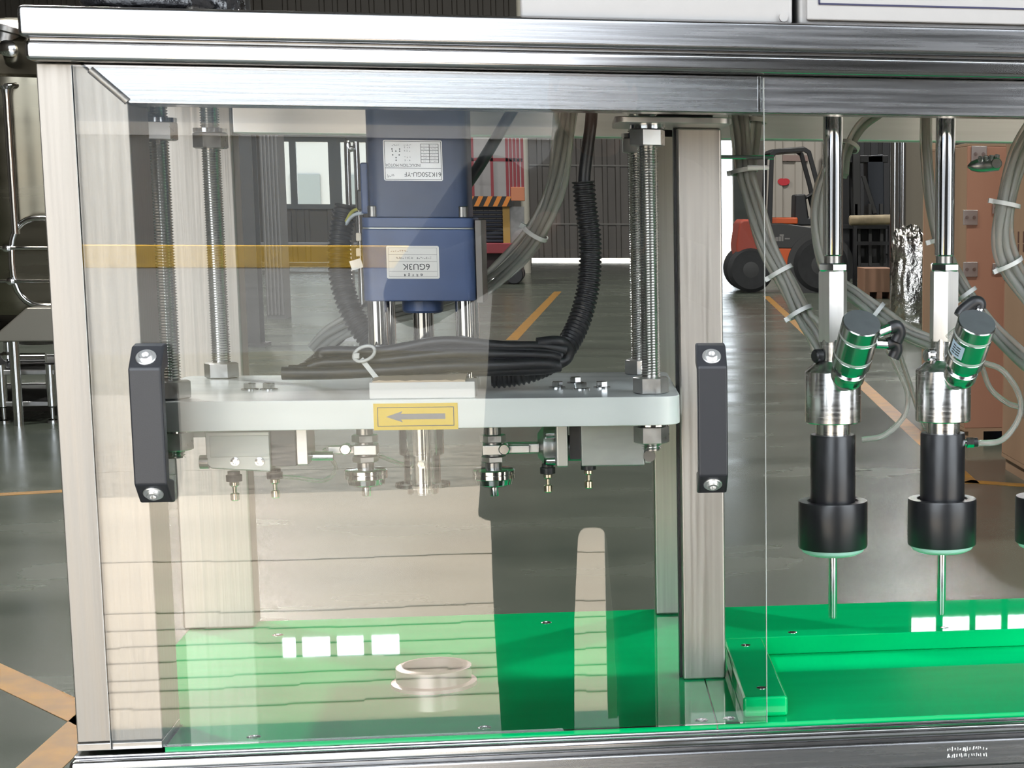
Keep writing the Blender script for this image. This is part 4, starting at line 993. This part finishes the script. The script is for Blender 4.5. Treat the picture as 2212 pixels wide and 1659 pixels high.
# ---- stainless posts behind the motor
YS = 22
xa = P(592, 450, YS).x
sp = thing('fluted_cabinet', (xa, YS, 0), 'fluted stainless cabinet left of the far window', 'cabinet')
mb = MB(); x0 = P(566, 450, YS).x; n_ = 5; wdt = (P(606, 450, YS).x-x0)/n_
MB().box(x0, P(606, 450, YS).x, YS, YS+.5, 0, 3.2).build('body', mat('plain_steel', (.22, .22, .22), .5, .5), sp)
for i in range(n_):
    MB().cyl((x0+wdt*(i+.5), YS, .05), (x0+wdt*(i+.5), YS, 3.2), wdt*.42, n=20).build('flute', mat('plain_steel', (.22, .22, .22), .5, .5), sp)
YS2 = 18; u0, u1 = P(750, 330, YS2), P(770, 330, YS2)
ur = thing('bent_pipe', (u0.x, YS2, 0), 'bent stainless pipe standing in front of the far window', 'pipe')
pth = [Vector((u0.x, YS2, .05)), Vector((u0.x, YS2, u0.z-.03)), Vector((u0.x+.02, YS2, u0.z+.03)), Vector((u1.x-.01, YS2, u0.z+.035)), Vector((u1.x, YS2, u0.z-.05)), Vector((u1.x, YS2, .05))]
MB().sweep(spline(pth, 8), .030, 12).build('pipe', CHROME2, ur, ang=80)
MB().box(u0.x-.1, u1.x+.1, YS2-.1, YS2+.1, 0, .05).build('foot_plate', STEEL_SATIN, ur)
# long low grey bench by the far window wall
YQ = 40; q0, q1 = P(480, 520, YQ), P(1000, 520, YQ)
lw = thing('steel_bench', ((q0.x+q1.x)/2, YQ, 0), 'long low grey bench in front of the far window', 'bench')
MB().box(q0.x, q1.x, YQ, YQ+.8, .55, .62).build('top', mat('bench_grey', (.16, .15, .15), .5), lw)
MB().box(q0.x, q1.x, YQ+.05, YQ+.75, .12, .2).build('shelf', mat('bench_dark', (.05, .05, .05), .5), lw)
for i in range(5):
    x = q0.x+.1+(q1.x-q0.x-.2)*i/4; MB().box(x-.04, x+.04, YQ+.05, YQ+.12, 0, .55).build('leg', MATS['bench_dark'], lw)

# ---- red lift by the back door
YR = 33
L = lambda px, py: P(px, py, YR)
rl = thing('scissor_lift', (L(1070, 550).x, YR, 0), 'red lift platform with orange and black striped edge', 'lift')
RED = mat('lift_red', (.24, .03, .04), .5); NAVY = mat('lift_navy', (.02, .026, .05), .6, var=.5, vscale=(2, 2, 12))
x0, x1 = L(985, 500).x, L(1138, 500).x
zf = 0
MB().box(x0, x1, YR, YR+1.4, L(1070, 548).z, L(1070, 525).z).build('chassis', RED, rl, bevel=.02)
MB().box(x0+.1, x1-.1, YR+.2, YR+1.2, .12, L(1070, 548).z).build('undercarriage', mat('lift_dark', (.03, .012, .014), .6), rl)
for x in (x0+.25, x1-.25):
    for y in (YR+.1, YR+1.3):
        MB().cyl((x, y-.06, .17), (x, y+.06, .17), .17, n=20, ch=.02).build('wheel', BLACKP, rl)
za, zb = L(1070, 525).z, L(1070, 446).z
n_ = 9
for i in range(n_):
    a = za+(zb-za)*i/n_; MB().box(x0+.08, L(1086, 480).x, YR+.1, YR+1.3, a+.01, a+(zb-za)/n_-.01).build('bellows_fold', NAVY, rl, bevel=.015)
MB().box(L(1086, 480).x, L(1101, 480).x, YR+.05, YR+.3, za, zb).build('yellow_post', mat('lift_yellow', (.42, .25, .06), .6), rl)
MB().box(L(1101, 480).x, x1-.05, YR+.1, YR+.4, za, zb).build('grey_panel', mat('lift_grey', (.35, .35, .36), .5, var=.4, vscale=(5, 5, 5)), rl)
zc_, zd = L(1070, 446).z, L(1070, 424).z
MB().box(x0, L(1104, 430).x, YR-.02, YR+1.4, zc_, zd).build('platform_edge', mat('stripe_black', (.02, .02, .02), .5), rl)
ow = L(1104, 430).x-x0
for i in range(6):
    xx = x0+ow*i/6
    MB().prism([(xx, zc_), (xx+ow/12, zc_), (xx+ow/12+.09, zd), (xx+.09, zd)], lambda p: (p[0], YR-.035, p[1]), lambda p: (p[0], YR-.018, p[1])).build('stripe', mat('stripe_orange', (.65, .22, .03), .5), rl)
MB().box(L(1104, 430).x, L(1133, 430).x, YR-.04, YR+.3, L(1110, 434).z, L(1110, 404).z).build('orange_box', mat('lift_orange', (.55, .20, .10), .5), rl, bevel=.01)
ztop = L(1070, 250).z
for px in (990, 1020, 1062, 1095, 1103, 1111, 1119, 1128):
    x = L(px, 350).x; MB().box(x-.025, x+.025, YR, YR+.05, zd, ztop).build('guard_bar', RED, rl)
for py in (345, 260):
    MB().box(x0, x1-.05, YR, YR+.05, L(1070, py).z-.03, L(1070, py).z+.03).build('guard_rail', RED, rl)
MB().box(x0, x1-.1, YR+1.3, YR+1.35, zd, ztop).build('rear_panel', mat('lift_pale', (.33, .32, .32), .6), rl)

# ---- forklift (side view, nose to the right)
YK = 29.4
K = lambda px, py: P(px, py, YK)
ORANGE = mat('forklift_orange', (.62, .10, .015), .4); REDW = mat('counterweight_red', (.36, .055, .03), .5)
FBLK = mat('forklift_black', (.012, .012, .013), .45); FDARK = mat('forklift_dark_grey', (.04, .04, .04), .5)
TYRE = mat('tyre_rubber', (.025, .026, .028), .75, var=.3, vscale=(10, 10, 10))
fk = thing('forklift', (K(1760, 600).x, YK+.6, 0), 'orange and black forklift truck parked in the hall', 'forklift')
def side(name, pts, m, y0=0, y1=1.15, b=.02, par=fk):
    return MB().prism([(K(*p).x, K(*p).z) for p in pts], lambda p: (p[0], YK+y0, p[1]), lambda p: (p[0], YK+y1, p[1])).build(name, m, par, bevel=b)
side('counterweight', [(1597, 480), (1605, 474), (1650, 474), (1652, 575), (1640, 560), (1592, 556), (1590, 530)], REDW, -.02, 1.17, .05)
side('chassis', [(1650, 536), (1752, 536), (1740, 560), (1735, 608), (1648, 602)], ORANGE)
side('battery_door', [(1716, 540), (1741, 540), (1741, 574), (1716, 574)], mat('forklift_orange_panel', (.55, .085, .012), .4), -.02, .02, .005)
side('side_panel', [(1657, 482), (1690, 482), (1790, 496), (1790, 530), (1752, 538), (1657, 536)], FDARK, -.01, 1.16)
side('hood', [(1660, 470), (1725, 470), (1725, 484), (1660, 484)], ORANGE, .1, 1.05)
side('seat', [(1722, 420), (1745, 418), (1752, 470), (1775, 470), (1775, 488), (1720, 488)], FBLK, .3, .85, .03)
gp = [(1657, 482), (1664, 330), (1672, 322), (1740, 318), (1752, 326), (1772, 400), (1792, 500), (1783, 500), (1762, 400), (1744, 332), (1736, 327), (1678, 331), (1672, 340), (1668, 482)]
for y in (0, 1.07):
    side('guard_post', gp, FBLK, y, y+.08, .008)
side('guard_roof', [(1664, 330), (1668, 322), (1738, 316), (1748, 324), (1738, 327)], FBLK, .08, 1.07, .01)
MB().cyl((K(1775, 470).x, YK+.57, K(1790, 500).z), (K(1757, 425).x, YK+.57, K(1757, 425).z), .03, n=10).build('steering_column', FBLK, fk)
MB().lathe([(.17, 0), (.19, .02), (.17, .04)], (K(1757, 425).x, YK+.57, K(1757, 425).z), (-.5, 0, .8), 20).build('steering_wheel', FBLK, fk)
def wheel(px, py, r, y):
    c = K(px, py); w = MB().lathe([(r*.55, -.02), (r*.85, -.03), (r, .02), (r, .20), (r*.85, .24), (r*.5, .24)], (c.x, YK+y, r), Y_, 36).build('wheel', TYRE, fk)
    MB().lathe([(r*.2, -.03), (r*.5, -.01), (r*.55, .03), (r*.55, .1)], (c.x, YK+y, r), Y_, 24).build('rim', FDARK, w)
wheel(1622, 585, .38, -.02); wheel(1622, 585, .38, .92)
wheel(1772, 585, .46, -.06); wheel(1772, 585, .46, .95)
MB().lathe([(.45, 0), (.56, 0), (.56, .3), (.45, .3), (.45, 0)], (K(1772, 585).x, YK-.04, .46), Y_, 36).build('mudguard', FDARK, fk)
for y in (.2, .85):
    side('mast_rail', [(1815, 290), (1838, 290), (1840, 590), (1817, 590)], FBLK, y, y+.12, .01)
    side('mast_rail', [(1846, 300), (1862, 300), (1864, 590), (1848, 590)], FDARK, y, y+.1, .01)
side('lift_cylinder', [(1880, 335), (1915, 332), (1917, 470), (1882, 470)], mat('mast_navy', (.02, .025, .035), .5), .3, .8)
side('cross_beam', [(1815, 335), (1925, 335), (1925, 350), (1815, 350)], FBLK, .3, .9, .01)
side('carriage', [(1815, 485), (1925, 485), (1925, 495), (1815, 495)], FBLK, .1, 1.05, .01)
side('load_backrest', [(1820, 495), (1924, 495), (1924, 570), (1820, 570)], mat('forklift_recess', (.008, .008, .009), .6), .5, .6, .01)
for px in (1850, 1880, 1905):
    side('fork_bar', [(px, 440), (px+7, 440), (px+8, 575), (px+1, 575)], FDARK, .2, .3, .005)
side('tilt_hose', [(1866, 380), (1875, 380), (1900, 460), (1891, 462)], FDARK, .25, .3, .005)
for p0_, p1_ in (((1675, 512), (1681, 521)), ((1682, 511), (1687, 521)), ((1688, 510), (1692, 521)), ((1695, 514), (1706, 517)), ((1684, 506), (1693, 510))):
    MB().box(K(*p0_).x, K(*p1_).x, YK-.02, YK-.005, K(*p1_).z, K(*p0_).z).build('worn_lettering', mat('forklift_letters', (.22, .21, .2), .5), fk)
# roll and pallet crate by the mast
q0, q1 = K(1828, 476), K(1927, 474)
solo(MB().cyl((q0.x, YK-.35, q0.z), (q1.x, YK-.35, q1.z), .085, n=18, ch=.02), 'padded_roll', mat('beige_padding', (.33, .27, .17), .8, var=.4, vscale=(6, 6, 6)), 'beige padded roll lying across the forklift carriage', 'roll')
rs = thing('roll_stand', (K(1878, 600).x, YK-.35, 0), 'dark trestle under the beige padded roll', 'trestle')
for px in (1840, 1915):
    x = K(px, 500).x; MB().box(x-.03, x+.03, YK-.40, YK-.30, 0, q0.z-.0855).build('leg', FBLK, rs)
MB().box(K(1838, 500).x, K(1917, 500).x, YK-.38, YK-.32, .8, .86).build('bar', FBLK, rs)
q0 = PZ(1855, 645, 0)
YC = q0.y; a, b = P(1868, 580, YC), P(1932, 640, YC)
pc_ = thing('plywood_box', ((a.x+b.x)/2, YC+.4, 0), 'low plywood box on the floor beside the forklift mast', 'crate')
PLY = mat('plywood', (.34, .20, .13), .65, var=.3, vscale=(1.5, 1.5, .6), detail=6, col2=(.27, .14, .085))
MB().box(a.x, b.x, YC, YC+.8, .1, a.z).build('panel', PLY, pc_, bevel=.005)
for x in (a.x, (a.x+b.x)/2-.04, b.x-.08): MB().box(x, x+.08, YC, YC+.8, 0, .1).build('skid', PLY, pc_)
# ---- cream container behind the forklift
YCN = 38
cn = thing('cream_container', (P(1710, 450, YCN).x, YCN+1, 0), 'cream ribbed container standing behind the forklift', 'container')
CRM = mat('container_cream', (.36, .33, .29), .55, var=.12, vscale=(2, 2, .4))
m_ = corr(P(1650, 450, YCN).x, P(1800, 450, YCN).x, .12, 3.6, YCN, .42, .04); m_.build('front', CRM, cn, smooth=False)
MB().box(P(1650, 450, YCN).x, P(1800, 450, YCN).x, YCN+.1, YCN+2.4, .12, 3.6).build('body', CRM, cn)
MB().box(P(1650, 450, YCN).x, P(1800, 450, YCN).x, YCN, YCN+2.4, 0, .12).build('base', FDARK, cn)
q = P(1693, 392, YCN-.06); hr = []
for i in range(28):
    t = 2*PI*i/28; hr.append((q.x+.13*math.cos(t), q.z+.085*math.sin(t)*(1 if math.sin(t) < 0 else .7+.3*abs(math.cos(t)))))
MB().prism(hr, lambda p: (p[0], YCN-.055, p[1]), lambda p: (p[0], YCN-.04, p[1])).build('red_mark', mat('red_print', (.45, .02, .03), .5), cn)
MB().box(P(1690, 335, YCN).x, P(1745, 335, YCN).x, YCN-.055, YCN-.04, P(1700, 348, YCN).z, P(1700, 335, YCN).z).build('faded_patch', mat('faded_red', (.24, .17, .15), .6), cn)
dm = thing('dark_machine', (P(1865, 450, 36).x, 36.5, 0), 'tall black machine standing behind the forklift mast', 'machine')
MB().box(P(1806, 450, 36).x, P(1990, 450, 36).x, 36, 37.2, 0.1, 3.4).build('housing', mat('dark_machine_paint', (.012, .012, .013), .5), dm, bevel=.03)
for px in (1822, 1850, 1880, 1905):
    MB().box(P(px, 450, 36).x, P(px+16, 450, 36).x, 35.95, 36, .5, 2.9).build('panel', mat('dark_machine_panel', (.022, .022, .024), .4), dm, bevel=.01)
MB().box(P(1806, 450, 36).x, P(1990, 450, 36).x, 36, 37.2, 0, .1).build('plinth', MATS['dark_machine_paint'], dm)
# ---- polished columns right of the forklift
YP = 25.5
cl = thing('polished_column', (P(1943, 500, YP).x, YP, 0), 'polished steel column right of the forklift mast', 'column')
for px, r in ((1932, .065), (1950, .045)):
    x = P(px, 500, YP).x; MB().cyl((x, YP, 0), (x, YP, 3.6), r, n=24).build('pipe', CHROME2, cl)
MB().box(P(1960, 500, YP).x, P(2010, 500, YP).x, YP+.2, YP+.3, .0, 3.6).build('panel', mat('olive_panel', (.16, .14, .105), .5), cl)
# ---- foil wrapped part
FOIL = mat('silver_foil', (.62, .60, .56), .16, 1, bump=1.0, vscale=(22, 22, 22))
q = PZ(1965, 735, 0); hfo = P(1965, 487, q.y).z
w_ = P(2000, 600, q.y).x-P(1930, 600, q.y).x
crumple('foil_wrapped_part', FOIL, (P(1968, 600, q.y).x, q.y+.1, 0), w_*1.02, .4, hfo*.93, 'tall part wrapped in crumpled silver foil', 'wrapped part', 3, 40, 50, .22)
# ---- plywood crates
def crate(x0, x1, y0, y1, h, label, cols, clips=(), stamps=()):
    t = thing('plywood_crate', ((x0+x1)/2, (y0+y1)/2, 0), label, 'crate')
    pm = mat('crate_front_'+str(len(bpy.data.materials)), cols[0], .6, var=.35, vscale=(2.2, 2.2, .5), detail=7, col2=cols[1])
    ps = mat('crate_side_'+str(len(bpy.data.materials)), cols[2], .6, var=.3, vscale=(2, 2, .5), detail=7, col2=cols[3])
    MB().box(x0, x1, y0, y0+.018, .09, h).build('front_panel', pm, t, bevel=.003)
    MB().box(x0, x0+.018, y0+.019, y1-.019, .09, h).build('side_panel', ps, t, bevel=.003)
    MB().box(x1-.018, x1, y0+.019, y1-.019, .09, h).build('side_panel', ps, t, bevel=.003)
    MB().box(x0, x1, y1-.018, y1, .09, h).build('rear_panel', pm, t, bevel=.003)
    MB().box(x0, x1, y0, y1, h+.0005, h+.018).build('lid', ps, t, bevel=.003)
    MB().box(x0, x1, y0, y1, .07, .0895).build('bottom_panel', ps, t)
    for f in (.02, .48, .94):
        xx = x0+(x1-x0)*f; MB().box(xx, min(x1, xx+.09), y0, y1, 0, .07).build('skid', ps, t)
    CLIP = mat('zinc_clip', (.45, .44, .42), .35, .9)
    for (cx, cy, cz, s) in clips:
        MB().box(cx-s/2, cx+s/2, cy-.006, cy+.001, cz-s/2, cz+s/2).build('corner_clip', CLIP, t, bevel=.002)
        for dx in (-.25, .25):
            MB().cyl((cx+dx*s, cy-.009, cz), (cx+dx*s, cy-.005, cz), s*.13, n=10).build('clip_rivet', DARKSTEEL, t)
    return t
qf = PZ(2085, 958, 0); yA = qf.y
xA0, xA1 = P(2085, 800, yA).x, P(2172, 800, yA).x
cl_ = [(P(2096, py, yA).x, yA, P(2096, py, yA).z, .085) for py in (470, 582)]+[(P(2155, py, yA).x, yA, P(2155, py, yA).z, .06) for py in (450, 580)]+[(P(2115, 333, yA).x, yA, P(2115, 333, yA).z, .09)]
RB = ((.40, .20, .125), (.31, .14, .085), (.36, .23, .14), (.28, .17, .10))
crate(xA0, xA0+1.15, yA, yA+1.35, P(2100, 316, yA).z, 'tall reddish plywood crate behind the second nozzle', RB, cl_)
yB = 7.75; qb = PZ(2163, 1014, 0); yB = qb.y; xB = qb.x
cb = crate(xB, xB+1.1, yB-2.0, yB, 2.0, 'nearest plywood crate with dark stencilled letters at the right edge', RB)
for k, px in enumerate((2189, 2200, 2211)):
    q = P(px, 522, 0); d = _ray(px, 522); q = CAM+d*((xB-.001-CAM.x)/d.x)
    MB().box(xB-.002, xB+.001, q.y-.012, q.y+.012, q.z-.05, q.z-.012).build('stencil', mat('stencil_ink', (.09, .035, .02), .7), cb); MB().box(xB-.002, xB+.001, q.y-.010, q.y+.014, q.z-.006, q.z+.05).build('stencil', MATS['stencil_ink'], cb)
for py in (590, 470):
    d = _ray(2172, py); q = CAM+d*((xB-CAM.x)/d.x); MB().box(xB-.006, xB+.001, q.y-.03, q.y+.03, q.z-.035, q.z+.035).build('corner_clip', MATS['zinc_clip'], cb, bevel=.002)
# dark blue frame behind the crates
q = P(2170, 365, 16); solo(MB().box(q.x-.06, q.x+.10, 16, 16.2, 0, 3.2), 'blue_post', mat('deep_blue_paint', (.01, .015, .07), .5), 'deep blue steel post behind the crates', 'post', bevel=.01)
# light plywood board leaning edge-on
q = PZ(1998, 792, 0)
solo(MB().box(P(1994, 600, q.y).x, P(2022, 600, q.y).x, q.y, q.y+.04, 0, P(2000, 300, q.y).z+.6), 'plywood_board', mat('light_plywood', (.40, .27, .17), .6, var=.25, vscale=(3, 3, .5)), 'narrow light plywood board standing beside the foil wrapped part', 'board', bevel=.003)

# ================================================================== THE PHOTOGRAPHER (mirrored in the acrylic)
def ell(mb, c, rx, ry, rz, n=14, m=10):
    vs = []; fs = []
    for i in range(m+1):
        t = PI*i/m
        for k in range(n):
            a = 2*PI*k/n; vs.append(Vector(c)+Vector((rx*math.sin(t)*math.cos(a), ry*math.sin(t)*math.sin(a), rz*math.cos(t))))
    for i in range(m):
        for k in range(n): fs.append((i*n+k, (i+1)*n+k, (i+1)*n+(k+1) % n, i*n+(k+1) % n))
    return mb.add(vs, fs)
def caps(mb, p, r):
    """tapered limb through points"""
    for (a, b, ra, rb) in zip(p, p[1:], r, r[1:]):
        mb.cyl(a, b, ra, rb, 14); ell(mb, b, rb, rb, rb)
    return ell(mb, p[0], r[0], r[0], r[0])
YPn = -2.12
pe = thing('person', (.0, YPn, 0), 'person in a dark jacket and trousers holding up a phone, mirrored in the acrylic', 'person')
CLOTH = mat('dark_jacket', (.012, .012, .014), .8); TROU = mat('dark_trousers', (.010, .011, .013), .85); SKIN = mat('skin', (.36, .21, .15), .5); HAIR = mat('black_hair', (.008, .007, .007), .5)
hc = Vector((.035, YPn+.02, 1.555))
el_l, el_r = Vector((-.305, YPn+.13, 1.165)), Vector((.33, YPn+.13, 1.165))
sh_l, sh_r = Vector((-.165, YPn-.02, 1.36)), Vector((.20, YPn-.02, 1.36))
ha_l, ha_r = Vector((-.055, -1.80, 1.285)), Vector((.060, -1.80, 1.285))
b_ = MB()
ell(b_, hc, .075, .095, .115); ell(b_, hc+Vector((0, .045, -.045)), .055, .055, .065)
ell(b_, hc+Vector((0, .098, -.01)), .013, .02, .022)
for s in (-1, 1):
    ell(b_, hc+Vector((s*.077, 0, -.005)), .012, .022, .032); ell(b_, hc+Vector((s*.03, .086, .012)), .014, .01, .009)
ell(b_, hc+Vector((0, .088, -.052)), .024, .012, .008)
caps(b_, [hc-Vector((0, .01, .08)), Vector((.02, YPn-.015, 1.40))], [.055, .062])
ell(b_, (.018, YPn, 1.20), .165, .10, .22); ell(b_, (.015, YPn, .95), .15, .10, .17)
caps(b_, [sh_l, el_l, ha_l-(ha_l-el_l)*.12], [.05, .042, .028]); caps(b_, [sh_r, el_r, ha_r-(ha_r-el_r)*.12], [.05, .042, .028])
for (h, s) in ((ha_l, 1), (ha_r, -1)):
    ell(b_, h, .032, .018, .042)
    for k in range(4):
        p0 = h+Vector((s*.008, -.004, .028-.019*k)); p1 = p0+Vector((s*.026, -.014, .004)); p2 = p1+Vector((s*(.018-.003*abs(k-1.3)), .006, 0))
        caps(b_, [p0, p1, p2], [.009, .0085, .0075])
    caps(b_, [h+Vector((0, .010, -.01)), h+Vector((s*.022, .022, .012)), h+Vector((s*.040, .020, .022))], [.011, .0095, .008])
caps(b_, [(-.09, YPn, .88), (-.10, YPn+.01, .47), (-.105, YPn-.02, .09)], [.08, .055, .04]); caps(b_, [(.12, YPn, .88), (.13, YPn+.01, .47), (.135, YPn-.02, .09)], [.08, .055, .04])
bo = b_.build('body', SKIN, pe, ang=180)
def rem(o, v, it=4):
    r_ = o.modifiers.new('remesh', 'REMESH'); r_.mode = 'VOXEL'; r_.voxel_size = v; r_.use_smooth_shade = True
    s_ = o.modifiers.new('smooth', 'SMOOTH'); s_.iterations = it; s_.factor = .5
rem(bo, .006, 3)
j_ = MB()
ell(j_, (.018, YPn, 1.22), .195, .125, .23); ell(j_, (.018, YPn, .98), .19, .125, .24)
pj = [(.018+math.cos(t)*.212, YPn+math.sin(t)*.135) for t in [2*PI*i/28 for i in range(28)]]
j_.prism(pj, lambda p: (.018+(p[0]-.018)*1.05-.008*(p[0] < 0), p[1], .705), lambda p: (.018+(p[0]-.018)*.86, p[1], 1.25))
caps(j_, [sh_l, el_l, el_l.lerp(ha_l, .72)], [.078, .066, .046]); caps(j_, [sh_r, el_r, el_r.lerp(ha_r, .72)], [.078, .066, .046])
caps(j_, [(.02, YPn-.02, 1.40), (.022, YPn-.015, 1.455)], [.085, .07])
jo = j_.build('jacket', CLOTH, pe, ang=180); rem(jo, .010, 5)
t_ = MB()
ell(t_, (.018, YPn, .82), .165, .115, .14)
caps(t_, [(-.095, YPn, .80), (-.103, YPn+.015, .50), (-.100, YPn-.01, .10)], [.094, .083, .072]); caps(t_, [(.130, YPn, .80), (.138, YPn+.015, .50), (.142, YPn-.01, .10)], [.094, .083, .072])
to = t_.build('trousers', TROU, pe, ang=180); rem(to, .010, 5)
h_ = MB(); ell(h_, hc+Vector((0, -.018, .03)), .086, .098, .105); ell(h_, hc+Vector((0, -.04, -.02)), .08, .075, .09)
h_.build('hair', HAIR, pe, ang=180)
for s, x in ((-1, -.10), (1, .14)):
    f_ = MB(); ell(f_, (x, YPn+.05, .045), .047, .14, .045); f_.box(x-.045, x+.045, YPn-.09, YPn+.19, 0, .025)
    fo = f_.build('shoe', FBLK, pe, ang=180); rem(fo, .01, 4)
ph = thing('smartphone', (0.0, -1.735, 1.25), 'black smartphone held up by the mirrored photographer', 'phone')
MB().prism([(p[0]+.045, p[1]+1.295) for p in rbox(.150, .074, .010)], lambda p: (p[0], -1.7445, p[1]), lambda p: (p[0], -1.7365, p[1])).build('case', BLACKP, ph, bevel=.001)
MB().prism([(p[0]+.045, p[1]+1.295) for p in rbox(.142, .066, .007)], lambda p: (p[0], -1.7452, p[1]), lambda p: (p[0], -1.7446, p[1])).build('screen', mat('phone_screen', (.01, .01, .012), .08), ph)
MB().cyl((-.008, -1.7366, 1.3175), (-.008, -1.7345, 1.3175), .008, n=20).build('lens', FBLK, ph)
